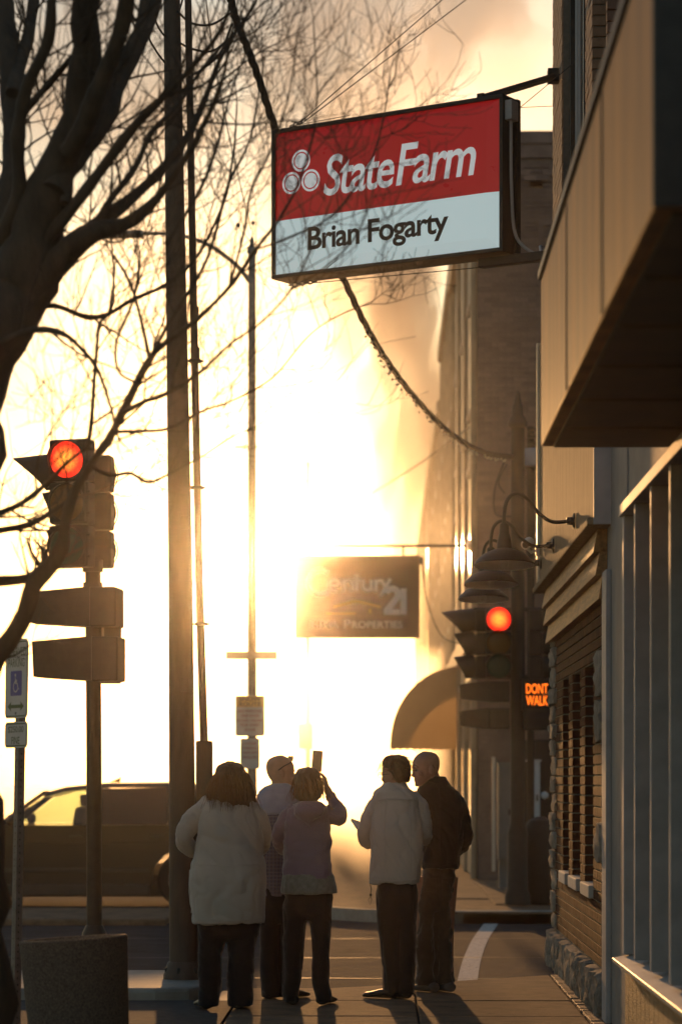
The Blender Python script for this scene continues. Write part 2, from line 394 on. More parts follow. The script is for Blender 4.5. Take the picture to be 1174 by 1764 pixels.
for a, b in slots:
    MB().box(WO + 0.118, WO + 0.125, a - 0.05, b + 0.05, ZS, ZT + 0.05).build('window_pane', M['glass_dark'], bB)
    MB().box(WO - 0.035, WO + 0.12, a - 0.03, b + 0.02, ZS - 0.085, ZS + 0.005).build('sill', M['sill_stone'], bB, bevel=0.008)
def rough_stone(x0, x1, y0, y1, z0, z1, name='stone', amp=0.03, par=None, nn=4):
    bm = bmesh.new(); bmesh.ops.create_cube(bm, size=1.0)
    bmesh.ops.subdivide_edges(bm, edges=list(bm.edges), cuts=nn, use_grid_fill=True)
    sx, sy, sz = x1-x0, y1-y0, z1-z0; c = Vector(((x0+x1)/2, (y0+y1)/2, (z0+z1)/2)); sd = random.uniform(0, 90)
    for v in bm.verts:
        p = v.co * 2; f = 1 - 0.085 * (abs(p.x*p.y)**2 + abs(p.y*p.z)**2 + abs(p.x*p.z)**2) / 1.5
        q = Vector((v.co.x*sx*f, v.co.y*sy*f, v.co.z*sz*f))
        q += Vector((noise.noise(q*14 + Vector((sd,0,0))), noise.noise(q*14 + Vector((0,sd,0))), 0.5*noise.noise(q*14 + Vector((0,0,sd))))) * amp
        v.co = q + c - Vector(BASE.get(par.name))
    me = bpy.data.meshes.new(name); bm.to_mesh(me); bm.free()
    return link(name, me, M['stone'], par, smooth=50)
z = 0.30
while z < 2.70:
    h = random.uniform(0.13, 0.19); rough_stone(1.425 + random.uniform(-.012, .012), 1.56, 22.55 - (0.14 if int(z*6) % 2 else 0), 23.02, z, z + h - 0.006, par=bB); z += h
for z0, z1 in ((2.10, 2.42), (1.80, 2.09), (1.0, 1.28), (0.02, 0.22)):
    rough_stone(1.40, 1.55, 17.40, 17.86, z0, z1, par=bB)
y = 17.5
while y < 22.95:
    w = min(random.uniform(0.35, 0.7), 22.98 - y); rough_stone(1.385, 1.55, y, y + w - 0.008, -0.02, 0.285, 'base_stone', 0.03, bB, 6); y += w
# wooden lap boards and the tan board band above
for k, (z0, z1, o0) in enumerate(((2.73, 2.92, 1.405), (2.885, 3.06, 1.385), (3.03, 3.19, 1.37))):
    mb = MB().prism([(o0 - 0.012, 17.35, z0), (o0 + 0.02, 17.35, z1), (1.46, 17.35, z1), (1.46, 17.35, z0)], (0, 5.75 - 0.06*k, 0)); mb.build('lap_board', M['plank'], bB, bevel=0.003)
MB().box(1.30, 1.46, 17.1, 23.36, 3.185, 3.235).build('drip_moulding', M['panel'], bB, bevel=0.01)
yy = 17.1
for k in range(2):
    w = (23.4 - 17.1) / 2
    MB().box(1.36 + random.uniform(-.002,.002), 1.46, yy + 0.003, yy + w - 0.003, 3.235, 5.36).build('band_panel', M['panel'], bB, bevel=0.004); yy += w
MB().box(1.34, 1.47, 23.39, 23.43, 3.19, 5.38).build('band_edge', M['alu'], bB)
MB().box(1.34, 1.47, 17.06, 17.1, 3.19, 5.38).build('band_edge', M['grey_metal'], bB)
# upper storey
UW = 1.45
up = MB().box(UW + 0.012, UW + 0.2, 21.75, 22.95, 5.3, 10.9).box(UW + 0.012, UW + 0.2, 18.62, 19.25, 5.3, 10.9); up.build('upper_wall', M['mortar'], bB)
items = []
for zc, h, a, b in courses(5.3, 10.9, [(21.75, 22.95), (18.6, 19.25)], 0.075, 0.22, 0.011):
    items.append(((UW + 0.05, (a+b)/2, zc), (0.10, b - a, h)))
lay(bB, items, tbrick_me, 40)
items = []
for zc, h, a, b in courses(4.1, 9.5, [(UW, 3.2)], 0.075, 0.22, 0.011):
    items.append((((a+b)/2, 17.47, zc), (b - a, 0.09, h)))
lay(bB, items, dbrick_me, 120, key=lambda it: (it[0][0] > 1.9, -it[0][2]), name='side_brick')
wf = MB().box(UW + 0.06, UW + 0.12, 21.64, 21.75, 5.6, 10.5).box(UW + 0.06, UW + 0.12, 19.25, 19.35, 5.6, 10.5).box(UW + 0.075, UW + 0.11, 20.4, 20.5, 5.6, 10.5)
wfo = wf.build('window_frame', M['dark_metal'], bB, bevel=0.006)
MB().box(UW + 0.10, UW + 0.106, 19.3, 21.7, 5.6, 10.5).build('pane', M['glass_dark'], wfo)
MB().tube([(UW + 0.0, 20.0, 5.2), (UW, 20.0, 10.4)], 0.018).build('conduit', M['grey_metal'], bB, smooth=50)
MB().tube([(UW + 0.0, 19.75, 5.2), (UW, 19.75, 10.4)], 0.013).tube([(UW + 0.02, 19.75, 7.6), (UW - 0.05, 19.7, 7.62), (UW - 0.05, 19.7, 7.75)], 0.014).build('conduit', M['grey_metal'], bB, smooth=50)

# building A: grey storefront with deep fascia box
bA = thing('storefront_building', 'grey single storey shopfront with deep tan fascia box and tall mullioned window', 'building', (1.47, 11, 0))
MB().box(1.60, 9, 4.0, 17.38, 0, 4.0).build('wall', M['grey_stucco'], bA)
MB().box(1.45, 1.6, 15.95, 17.38, 0.0, 3.9).build('pilaster', M['grey_stucco'], bA, bevel=0.01)
MB().box(1.415, 1.45, 17.05, 17.37, 0.0, 2.9).build('corner_trim', M['grey_metal'], bA, bevel=0.006)
MB().box(1.46, 1.6, 5, 15.95, 3.2, 3.9).build('header', M['grey_stucco'], bA)
fr = MB().box(1.40, 1.55, 5, 15.95, 3.12, 3.19).build('window_frame', M['grey_metal'], bA, bevel=0.006)
MB().box(1.42, 1.55, 15.83, 15.945, 0.52, 3.12).build('jamb', M['grey_metal'], fr, bevel=0.006)
for yy in (15.16, 14.25, 13.3, 12.3, 11.3):
    MB().box(1.42, 1.535, yy - 0.035, yy + 0.03, 0.535, 3.12).build('mullion', M['grey_metal'], fr, bevel=0.005)
    MB().box(1.54, 1.548, yy - 0.94, yy - 0.035, 0.535, 3.12).build('pane', M['glass_dark'], fr)
sl = MB().prism([(1.36, 5, 0.47), (1.36, 5, 0.495), (1.56, 5, 0.535), (1.56, 5, 0.47)], (0, 10.94, 0)); sl.build('sill', M['alu'], bA, bevel=0.004)
yy = 5.0
while yy < 15.8:
    MB().box(1.425, 1.6, yy + 0.004, yy + 0.236, 0.06, 0.465).build('plank', M['plank'], bA, bevel=0.006); yy += 0.24
MB().box(1.41, 1.6, 5, 15.94, 0.0, 0.055).build('plinth', M['stone'], bA)
fo = MB().box(0.80, 1.46, 7.9, 13.6, 3.25, 4.10).build('fascia_box', M['fascia'], bA, bevel=0.012)
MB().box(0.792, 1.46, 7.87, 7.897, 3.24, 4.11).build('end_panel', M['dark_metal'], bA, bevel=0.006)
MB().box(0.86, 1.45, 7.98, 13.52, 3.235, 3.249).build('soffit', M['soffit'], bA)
MB().box(0.785, 0.83, 7.88, 13.62, 4.10, 4.14).box(0.83, 1.46, 13.58, 13.62, 4.10, 4.14).build('fascia_cap', M['dark_metal'], bA)
for yy in (9.8, 11.7): MB().box(0.796, 0.7995, yy, yy + 0.012, 3.26, 4.09).build('panel_joint', M['soffit'], bA)
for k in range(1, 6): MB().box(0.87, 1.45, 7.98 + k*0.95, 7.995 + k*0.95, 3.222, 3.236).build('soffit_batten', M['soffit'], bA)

# building C: painted brick block beyond the crossing and its neighbours
CO, CY0, CY1, CH = 1.47, 42.0, 54.0, 11.75
bC = thing('painted_brick_building', 'tall mauve painted brick building beyond the crossing, windowless side wall towards us', 'building', (CO, CY0, 0))
MB().box(CO + 0.02, 14, CY0 + 0.02, CY1, 0, CH - 0.2).build('wall', M['mauve_mortar'], bC)
MB().box(CO - 0.06, 14, CY0 - 0.06, CY1 + 0.02, CH - 0.2, CH).box(CO - 0.03, 14, CY0 - 0.03, CY1, CH - 0.42, CH - 0.203).build('cornice', M['mauve_brick'], bC, bevel=0.01)
items = []
for zc, h, a, b in courses(0.1, CH - 0.45, [(CO, 3.9)], 0.078, 0.23, 0.012):
    items.append((((a+b)/2, CY0 + 0.03, zc), (b - a, 0.06, h)))
lay(bC, items, mbrick_me, 300, key=lambda it: (it[0][0] > 2.62, it[0][2] < 4.2, abs(it[0][2] - 8)))
for k in range(5):                                       # stepped corbel triangles
    for s in (-1, 1):
        for c0 in (2.40, 3.6):
            MB().box(c0 + s*(0.10*k) - 0.10, c0 + s*(0.10*k) + 0.10, CY0 - 0.04, CY0 + 0.03, CH - 0.86 + k*0.085, CH - 0.78 + k*0.085).build('corbel_brick', M['mauve_brick'], bC)
MB().box(2.42, 4.4, CY0 - 0.035, CY0 + 0.03, 10.27, 10.36).box(2.42, 2.50, CY0 - 0.035, CY0 + 0.03, 9.3, 10.27).build('blind_window_frame', M['mauve_brick'], bC)
M['facade'] = mat('facade', (0.42, 0.33, 0.23), 0.6, 0.15, 3, 0.3, 60)
def facade(par, y0, y1, h, o=CO, n=3):
    MB().box(o - 0.0, o + 0.03, y0 + 0.05, y1, 0, h - 0.25).build('front_wall', M['facade'], par)
    MB().box(o - 0.14, o + 0.02, y0, y1, h - 0.32, h - 0.02).build('front_cornice', M['facade'], par, bevel=0.03)
    MB().box(o - 0.09, o + 0.02, y0, y1, 3.7, 4.05).build('shop_cornice', M['facade'], par, bevel=0.02)
    w = (y1 - y0) / n
    for i in range(n + 1):
        yy = y0 + i * w
        MB().box(o - 0.07, o + 0.02, max(y0 + .02, yy - 0.22), min(y1, yy + 0.22), 0, h - 0.32).build('pilaster', M['facade'], par, bevel=0.015)
    for i in range(n):
        for zz in (4.9, 7.6):
            if zz + 1.7 > h - 0.5: continue
            yy = y0 + (i + 0.5) * w
            f = MB().box(o - 0.05, o + 0.01, yy - 0.65, yy + 0.65, zz - 0.08, zz).build('window_sill', M['sill_stone'], par)
            MB().box(o - 0.05, o + 0.01, yy - 0.65, yy + 0.65, zz + 1.7, zz + 1.82).build('lintel', M['sill_stone'], par)
            MB().box(o - 0.012, o + 0.0, yy - 0.55, yy + 0.55, zz, zz + 1.7).build('pane', M['glass_dark'], f)
        yy = y0 + (i + 0.5) * w
        f = MB().box(o - 0.04, o - 0.001, yy - w/2 + 0.3, yy + w/2 - 0.3, 0.45, 0.6).build('shop_window_sill', M['alu'], par)
        MB().box(o - 0.04, o - 0.001, yy - w/2 + .3, yy + w/2 - .3, 3.2, 3.3).build('shop_window_head', M['alu'], par)
        MB().box(o - 0.014, o - 0.002, yy - w/2 + .3, yy + w/2 - .3, 0.6, 3.2).build('pane', M['glass_dark'], f)
facade(bC, CY0 + 0.1, CY1, CH - 0.05, CO - 0.03)
for nm, lab, y0, y1, h in (('shop_building', 'hazy terraced shop building next beyond the mauve brick block', 54.05, 66, 12.2),
                           ('row_building', 'faint lower terrace building deep in the smoke down the street', 66.05, 84, 11.0),
                           ('end_building', 'farthest terrace building almost lost in bright smoke', 84.05, 120, 11.0)):
    b = thing(nm, lab, 'building', (CO, y0, 0)); MB().box(CO, 14, y0, y1, 0, h - 0.1).build('wall', M['facade'], b); facade(b, y0, y1, h, CO - 0.005, 4)
# ------------------------------------------------------------------ poles, signals and street furniture
def at(px, py, d, z=None):
    p = P(px, py, d)
    if z is not None: p.z = z
    return p
# big tapered steel pole and conduit riser
b = at(316, 1705, 19.9, 0.075)
up = thing('utility_pole', 'tall thick rust brown steel pole with bolted base left of the people', 'pole', b)
MB().tube([P(316, 1690, 19.9), P(311, 1000, 19.9), P(296, 0, 19.9), P(293, -160, 19.9)], [0.104, 0.09, 0.062, 0.058], 20).build('shaft', M['rust_pole'], up, smooth=50)
MB().lathe([(0.15, 0.0), (0.15, 0.03), (0.135, 0.06), (0.12, 0.12), (0.108, 0.13)], b, 20).build('base_skirt', M['rust_pole'], up, smooth=40)
for k in range(6):
    a = k * pi / 3 + 0.3; MB().lathe([(0.014, 0), (0.014, 0.05), (0.008, 0.06)], b + Vector((0.128*cos(a), 0.128*sin(a), 0.028)), 6).build('bolt', M['dark_metal'], up)
for y in (1440, 1180, 900): MB().obox(P(318, y, 19.8), (0.03, 0, 0), (0, 0.012, 0), (0, 0, 0.05)).build('cover_plate', M['rust_pole'], up, bevel=0.004)
cr = thing('conduit_riser', 'slim vertical conduit riser with box at its foot strapped beside the thick pole', 'conduit', at(352, 1700, 20.0, 0.075))
MB().tube([P(352, 1300, 20.0), P(343, 1000, 20.0), P(333, 500, 20.0), P(324, 0, 20.0), P(321, -160, 20.0)], [0.031, 0.029, 0.027, 0.026, 0.026], 12).build('tube', M['rust_pole'], cr, smooth=50)
MB().obox(at(352, 1490, 20.0), (0.06, 0, 0), (0, 0.06, 0), (0, 0, 0.93)).build('guard_box', M['rust_pole'], cr, bevel=0.01)
for x, y in ((336, 622), (347, 1075), (339, 860 - 20)):
    MB().obox(P(x, y, 20.0), (0.045, 0, 0), (0, 0.036, 0), (0, 0, 0.012)).build('strap', M['dark_metal'], cr, bevel=0.003)
    MB().tube([P(x - 22, y, 19.98), P(x + 14, y, 19.98)], 0.008, 6).build('strap_bolt', M['dark_metal'], cr)
for y in (540, 610): MB().lathe([(0.034, -0.05), (0.034, 0.05)], P(334 + (y-500)*0.02, y, 20.0), 12).build('coupling', M['rust_pole'], cr, smooth=40)

# signal heads
M['signal'] = mat('signal_housing', (0.03, 0.025, 0.02), 0.5, 0.3, 12, 0.1, 60)
def lens_mat(name, col, strength):
    m = bpy.data.materials.new(name); m.use_nodes = True; n, l = m.node_tree.nodes, m.node_tree.links
    b = n['Principled BSDF']; b.inputs['Base Color'].default_value = (col[0]*.4, col[1]*.4, col[2]*.4, 1); b.inputs['Roughness'].default_value = 0.3
    if strength:
        tc = n.new('ShaderNodeTexCoord'); vo = n.new('ShaderNodeTexVoronoi'); vo.inputs['Scale'].default_value = 60
        l.new(tc.outputs['Object'], vo.inputs['Vector'])
        ln = n.new('ShaderNodeVectorMath'); ln.operation = 'LENGTH'; l.new(tc.outputs['Object'], ln.inputs[0])
        mr = n.new('ShaderNodeMapRange'); mr.inputs[1].default_value = 0.01; mr.inputs[2].default_value = 0.12; mr.inputs[3].default_value = 0.85; mr.inputs[4].default_value = 0.0
        l.new(ln.outputs['Value'], mr.inputs[0])
        mx = n.new('ShaderNodeMix'); mx.data_type = 'RGBA'; mx.inputs[6].default_value = (*col, 1); mx.inputs[7].default_value = (1.0, 0.50, 0.05, 1)
        l.new(mr.outputs[0], mx.inputs[0])
        ad = n.new('ShaderNodeMath'); ad.operation = 'MULTIPLY_ADD'; ad.inputs[1].default_value = -0.8; ad.inputs[2].default_value = 1.15
        l.new(vo.outputs['Distance'], ad.inputs[0])
        mu = n.new('ShaderNodeMath'); mu.operation = 'MULTIPLY'; mu.inputs[1].default_value = strength; l.new(ad.outputs[0], mu.inputs[0])
        l.new(mx.outputs[2], b.inputs['Emission Color']); l.new(mu.outputs[0], b.inputs['Emission Strength'])
    return m
M['red_on'] = lens_mat('red_lamp', (1.0, 0.025, 0.010), 2.1)
M['amber_off'] = lens_mat('amber_lens_unlit', (0.30, 0.14, 0.02), 0)
M['green_off'] = lens_mat('green_lens_unlit', (0.02, 0.12, 0.08), 0)
M['red_off'] = lens_mat('red_lens_unlit', (0.2, 0.02, 0.02), 0)
def signal_head(par, c, yaw, lit=True, sec=0.35, w=0.34, dep=0.17, visors=(0.27, 0.27, 0.27)):
    """three section head, c = centre; yaw = direction it faces (0 = towards the camera, -Y)"""
    R = Matrix.Rotation(yaw, 3, 'Z'); c = Vector(c)
    T = lambda x, y, z: c + R @ Vector((x, y, z))
    head = None
    for k in range(3):
        zc = (1 - k) * sec; visor = visors[k]
        mb = MB().obox(T(0, 0, zc), R @ Vector((w/2, 0, 0)), R @ Vector((0, dep/2, 0)), (0, 0, sec/2 - 0.006))
        h = mb.build('signal_section', M['signal'], par, bevel=0.02)
        d = MB().obox(T(0, -dep/2 - 0.012, zc), R @ Vector((w/2 - 0.012, 0, 0)), R @ Vector((0, 0.012, 0)), (0, 0, sec/2 - 0.016)); d.build('door', M['signal'], h, bevel=0.008)
        lens = MB(); nn = 24; rings = []
        for i in range(5):
            a = i / 4 * pi / 2; r = 0.148 * cos(a) + 0.001
            rings.append([R @ Vector((r*cos(2*pi*j/nn), -0.03*sin(a), r*sin(2*pi*j/nn))) for j in range(nn)])
        lens.loft(rings); me = lens.mesh('lens'); mm = M['red_on'] if (k == 0 and lit) else (M['red_off'], M['amber_off'], M['green_off'])[k]
        lo = link('lens', me, mm, h, smooth=60); lo.location = T(0, -dep/2 - 0.024, zc) - Vector(BASE[par.name])
        # cutaway visor: a sleeve open below that grows shorter towards its lower edges
        rings_o = []; n2 = 20; th = 0.006
        vo, vi = [], []
        for i in range(n2 + 1):
            a = radians(-50 + 280 * i / n2)
            ln = visor * (0.30 + 0.70 * max(0.0, sin(a) * 0.5 + 0.5) ** 1.3)
            for r, L in ((0.163, vo), (0.157, vi)):
                L.append((r*cos(a), r*sin(a), ln))
        vs = [T(x, -dep/2 - 0.02, z + zc) for x, z, q in vo] + [T(x, -dep/2 - 0.02 - q, z + zc - 0.12*q) for x, z, q in vo] \
           + [T(x, -dep/2 - 0.02, z + zc) for x, z, q in vi] + [T(x, -dep/2 - 0.02 - q, z + zc - 0.12*q) for x, z, q in vi]
        m1 = n2 + 1; fs = []
        for i in range(n2):
            fs += [(i, i+1, m1+i+1, m1+i), (2*m1+i, 3*m1+i, 3*m1+i+1, 2*m1+i+1), (m1+i, m1+i+1, 3*m1+i+1, 3*m1+i), (i, 2*m1+i, 2*m1+i+1, i+1)]
        fs += [(0, m1, 3*m1, 2*m1), (n2, 2*m1+n2, 3*m1+n2, m1+n2)]
        MB().add(vs, fs).build('visor', M['signal'], h, smooth=45)
        for s in (0.25, -0.25):
            MB().tube([T(w/2, -dep/2, zc + s*sec), T(w/2 + 0.026, -dep/2, zc + s*sec)], 0.012, 6).build('latch', M['signal'], h)
def ped_head(par, c, yaw, hood=0.5, w=0.34, h=0.33, dep=0.2):
    R = Matrix.Rotation(yaw, 3, 'Z'); c = Vector(c); T = lambda x, y, z: c + R @ Vector((x, y, z))
    b = MB().obox(c, R @ Vector((w/2, 0, 0)), R @ Vector((0, dep/2, 0)), (0, 0, h/2)).build('pedestrian_head', M['signal'], par, bevel=0.015)
    f = -dep/2
    if hood:
        th = 0.008
        for sx in (-1, 1):
            MB().prism([T(sx*(w/2-0.01), f, -h/2+0.01), T(sx*(w/2-0.01), f, h/2-0.005), T(sx*(w/2-0.03), f-hood, h/2-0.045), T(sx*(w/2-0.03), f-hood*0.98, -h/2+0.045)], R @ Vector((-sx*th, 0, 0))).build('hood_side', M['signal'], b)
        MB().prism([T(-w/2+.01, f, h/2-0.005), T(w/2-.01, f, h/2-0.005), T(w/2-.03, f-hood, h/2-0.045), T(-w/2+.03, f-hood, h/2-0.045)], (0, 0, 0.008)).build('hood_top', M['signal'], b)
        MB().prism([T(-w/2+.01, f, -h/2+0.01), T(w/2-.01, f, -h/2+0.01), T(w/2-.03, f-hood*.98, -h/2+0.045), T(-w/2+.03, f-hood*.98, -h/2+0.045)], (0, 0, -0.008)).build('hood_bottom', M['signal'], b)
    MB().obox(T(0, f - 0.004, 0), R @ Vector((w/2 - 0.03, 0, 0)), R @ Vector((0, 0.004, 0)), (0, 0, h/2 - 0.03)).build('face_glass', M['black'], b)
    return b, T, f

# left signal, 22 m
D = 22.0
tl = thing('traffic_signal', 'traffic signal pole at left with red lamp crossed by branches and two hooded pedestrian heads', 'traffic light', at(163, 1669, D, 0))
MB().tube([at(163, 1669, D, 0.0), P(162, 1300, D), P(160, 970, D)], 0.064, 16).build('pole', M['dark_metal'], tl, smooth=50)
MB().lathe([(0.14, 0), (0.14, 0.1), (0.1, 0.3), (0.07, 0.36)], at(163, 1669, D, 0), 12).build('pole_base', M['dark_metal'], tl, smooth=30)
MB().lathe([(0.085, -0.05), (0.085, 0.05)], P(160, 975, D), 16).build('collar', M['dark_metal'], tl, smooth=30)
MB().lathe([(0.08, -0.03), (0.08, 0.03)], P(160, 1010, D), 16).build('collar', M['dark_metal'], tl, smooth=30)
signal_head(tl, P(125, 868, D - 0.25), radians(-18), True, visors=(0.07, 0.06, 0.06))
signal_head(tl, P(128, 879, D + 0.12), radians(-88), False, sec=0.315, w=0.32, visors=(0.40, 0.16, 0.12))
signal_head(tl, P(166, 882, D + 0.22), radians(174), False, sec=0.315, w=0.28, visors=(0.03, 0.03, 0.03))
ped_head(tl, P(184, 1047, D), radians(-96), 0.52, 0.34, 0.325, 0.22)
ped_head(tl, P(187, 1136, D), radians(-96), 0.50, 0.34, 0.365, 0.22)

MB().box(P(164, 0, D).x, P(207, 0, D).x, D - 0.05, D + 0.10, P(0, 1177, D).z, P(0, 1013, D).z).build('mounting_box', M['signal'], tl, bevel=0.012)
MB().box(P(176, 0, D).x, P(180, 0, D).x, D - 0.062, D - 0.052, P(0, 1172, D).z, P(0, 1018, D).z).build('edge_rib', M['galv'], tl)
# right signal on the ornamental black post, 33 m
D = 33.3
b = at(891, 1565, D, 0.0)
tr = thing('traffic_signal', 'black ornamental signal post across the street with red lamp and lit walking sign', 'traffic light', b)
MB().lathe([(0.16, 0), (0.16, 0.12), (0.13, 0.2), (0.125, 0.9), (0.10, 1.0), (0.092, 1.05), (0.088, 4.5), (0.087, P(0,735,D).z)], b, 20).build('post', M['black'], tr, smooth=35)
zt = P(0, 735, D).z
MB().lathe([(0.087, zt-0.02), (0.12, zt), (0.125, zt + 0.05), (0.105, zt + 0.10), (0.075, zt + 0.14), (0.07, zt + 0.25), (0.055, zt + 0.28), (0.02, zt + 0.42), (0.004, zt + 0.45)], b, 20).build('finial', M['black'], tr, smooth=35)
for y in (1050, 1166): MB().tube([P(815, y, D), P(940, y, D)], 0.028, 8).build('bracket_arm', M['black'], tr, smooth=40)
signal_head(tr, P(857, 1108, D - 0.15), radians(3), True, sec=0.29, w=0.31, visors=(0.1, 0.1, 0.1))
signal_head(tr, P(829, 1110, D), radians(-88), False, sec=0.29, w=0.30, visors=(0.40, 0.24, 0.24))
signal_head(tr, P(922, 1110, D + 0.1), radians(85), False, sec=0.29, w=0.30, visors=(0.2, 0.2, 0.2))
ped_head(tr, P(857, 1192, D), radians(-86), 0.34, 0.30, 0.26, 0.26)
ped_head(tr, P(857, 1238, D), radians(-86), 0.34, 0.30, 0.26, 0.26)
hb, T, f = ped_head(tr, P(923, 1197, D - 0.12), radians(2), 0.0, 0.36, 0.40, 0.18)
M['walk_text'] = mat('walk_lettering', (0.5, 0.1, 0.0), 0.5, 0.1, emit=(1.0, 0.16, 0.01), strength=2.0)
O = T(0, f - 0.008, 0); U = (T(1, 0, 0) - T(0, 0, 0)).normalized(); V = Vector((0, 0, 1))
mb = MB(); lettering(mb, 'DONT', O, U, V, (-0.135, 0.135, 0.012, 0.135), 0.012, lift=0.004); lettering(mb, 'WALK', O, U, V, (-0.135, 0.135, -0.135, -0.012), 0.012, lift=0.004)
mb.build('lettering', M['walk_text'], hb)
ped_head(tr, P(926, 1240, D - 0.12), radians(2), 0.0, 0.36, 0.26, 0.18)
wl_ = MB().tube(spline([P(868, 795, D), P(852, 840, D-.2), P(853, 885, D-.2), P(880, 890, D)], 6), 0.012, 6); wl_.build('cable', M['wire'], tr, smooth=60)
MB().tube(spline([P(872, 800, D), P(858, 830, D-.1), P(868, 850, D)], 6), 0.01, 6).build('cable', M['wire'], tr, smooth=60)
# plain post with insulators next to it, cabinets behind
b2 = at(913, 1560, 34.2, 0)
ip = thing('service_post', 'slim dark service post with insulators just right of the ornamental signal post', 'pole', b2)
MB().tube([b2, P(913, 735, 34.2)], 0.05, 12).build('shaft', M['black'], ip, smooth=50)
MB().lathe([(0.05, 0), (0.16, -0.02), (0.19, -0.12), (0.18, -0.24), (0.1, -0.26)], P(915, 772, 34.2), 14).build('transformer', M['grey_metal'], ip, smooth=35)
for y in (740, 752, 764): MB().obox(P(914, y, 34.1), (0.055, 0, 0), (0, 0.03, 0), (0, 0, 0.02)).build('insulator', M['dark_metal'], ip, bevel=0.01)
def cabinet(name, lab, x0, x1, y0, y1, d, m, dep=0.3, doors=1):
    a = P(x0, y0, d); c = P(x1, y1, d); t = thing(name, lab, 'cabinet', ((a.x+c.x)/2, d, c.z))
    MB().box(a.x, c.x, d, d + dep, c.z, a.z).build('body', M[m], t, bevel=0.012)
    MB().box(a.x + 0.012, c.x - 0.012, d - 0.014, d - 0.002, c.z + 0.03, a.z - 0.03).build('door', M[m], t, bevel=0.006)
    MB().box(a.x - 0.015, c.x + 0.015, d - 0.03, d + dep + 0.01, a.z, a.z + 0.025).build('rain_cap', M[m], t, bevel=0.006)
    MB().obox(((c.x - 0.04), d - 0.02, (a.z+c.z)/2), (0.012, 0, 0), (0, 0.012, 0), (0, 0, 0.04)).build('latch', M['dark_metal'], t)
    return t, a, c
M['blue_white'] = mat('cabinet_paint', (0.62, 0.64, 0.68), 0.5, 0.06, 5)
M['grey_cab'] = mat('grey_cabinet_paint', (0.17, 0.165, 0.165), 0.55, 0.12, 5)
t, a, c = cabinet('utility_cabinet', 'pale blue white utility box on a dark frame behind the signal post', 908, 929, 1312, 1437, 36.0, 'blue_white', 0.2)
MB().box(a.x - 0.2, c.x + 0.18, 36.21, 36.4, 0.0, a.z + 0.3).build('back_frame', M['black'], t, bevel=0.01)
MB().box(a.x - 0.02, a.x + 0.05, 36.02, 36.2, 0.0, c.z - 0.002).build('leg', M['black'], t); MB().box(c.x - 0.05, c.x + 0.02, 36.02, 36.2, 0.0, c.z - 0.002).build('leg', M['black'], t)
MB().lathe([(0.045, 0), (0.05, -0.03), (0.03, -0.05)], (c.x + 0.06, 35.99, P(0, 1370, 36).z), 14, axis=(0, 1, 0)).build('meter', M['blue_white'], t, smooth=40)
t, a, c = cabinet('utility_cabinet', 'tall grey utility cabinet against the mauve wall left of the signal post', 857, 881, 1316, 1482, 38.5, 'grey_cab', 0.35)
MB().box(a.x + 0.02, c.x - 0.02, 38.6, 38.8, 0.0, c.z - 0.002).build('plinth', M['grey_cab'], t)
MB().box(a.x - 0.09, a.x - 0.045, 38.4, 38.45, 0.25, a.z + 0.1).build('conduit', M['alu'], t)
lb = thing('litter_bin', 'dark litter bin standing between signal post and brick corner across the street', 'bin', at(930, 1560, 33.6, 0))
b = at(930, 1560, 33.6, 0)
MB().lathe([(0.16, 0.0), (0.19, 0.05), (0.21, 0.85), (0.2, 0.88)], b, 16).build('body', M['black'], lb, smooth=35)
MB().lathe([(0.215, 0.88), (0.215, 0.93), (0.15, 1.05), (0.05, 1.1)], b, 16).build('lid', M['black'], lb, smooth=35)

# street lights: tall pole with curved arm
def street_light(lab, x, d, ytop, arm_px, base_y, r=0.058, signs=True):
    b = at(x, base_y, d, 0.0)
    t = thing('street_light', lab, 'street light', b, 'street lights along the main street')
    top = P(x, ytop + 25, d)
    MB().tube([b, top], [r * 1.15, r * 0.85], 14).build('shaft', M['galv'], t, smooth=50)
    MB().lathe([(r*.85, -0.03), (r*1.2, 0), (r*1.1, 0.06), (r*.5, 0.1), (r*.5, 0.15), (r*.2, 0.2)], top, 12).build('cap', M['galv'], t, smooth=40)
    a = spline([P(px, py, d) for px, py in arm_px], 6)
    MB().tube(a, lerp_list([0.034, 0.024], len(a)-1)[:len(a)], 8).build('arm', M['galv'], t, smooth=60)
    return t, a[-1], b
sl1, e, b = street_light('grey street light left of centre with street name blade and two parking signs', 434, 35.0, 410, [(436, 492), (405, 455), (355, 420), (300, 404), (235, 402)], 1550)
hd = MB(); q = e
hd.loft([[q + Vector((x*sx, w*cos(a), 0.055*sin(a) - 0.01)) for a in [2*pi*k/12 for k in range(12)]] for x, w, sx in ((0.10, 0.04, 1), (0.0, 0.09, 1), (-0.2, 0.15, 1), (-0.42, 0.15, 1), (-0.55, 0.05, 1))])
hd.build('lamp_head', M['galv'], sl1, smooth=50)
MB().ball(q + Vector((-0.3, 0, -0.06)), (0.17, 0.12, 0.07), 12, 6).build('lamp_globe', M['clear_glass'], sl1, smooth=60)
for dx, dy in ((-24, -20), (2, -24)):
    MB().tube([P(434, 420, 35), P(434+dx, 420+dy-10, 35)], 0.006, 5).ball(P(434+dx, 420+dy-12, 35), 0.03, 8, 6).build('antenna', M['dark_metal'], sl1, smooth=50)
MB().obox(P(433, 1129, 34.93), (0.335, 0, 0), (0, 0.006, 0), (0, 0, 0.052)).build('street_name_blade', M['galv'], sl1, bevel=0.003)
M['sign_white'] = mat('sign_white', (0.62, 0.60, 0.58), 0.45, 0.06, 6)
M['sign_amber'] = mat('sign_amber', (0.62, 0.42, 0.15), 0.5, 0.1, 6)
M['sign_ink'] = mat('sign_ink', (0.10, 0.09, 0.09), 0.6)
M['sign_red'] = mat('sign_red_ink', (0.38, 0.06, 0.05), 0.6)
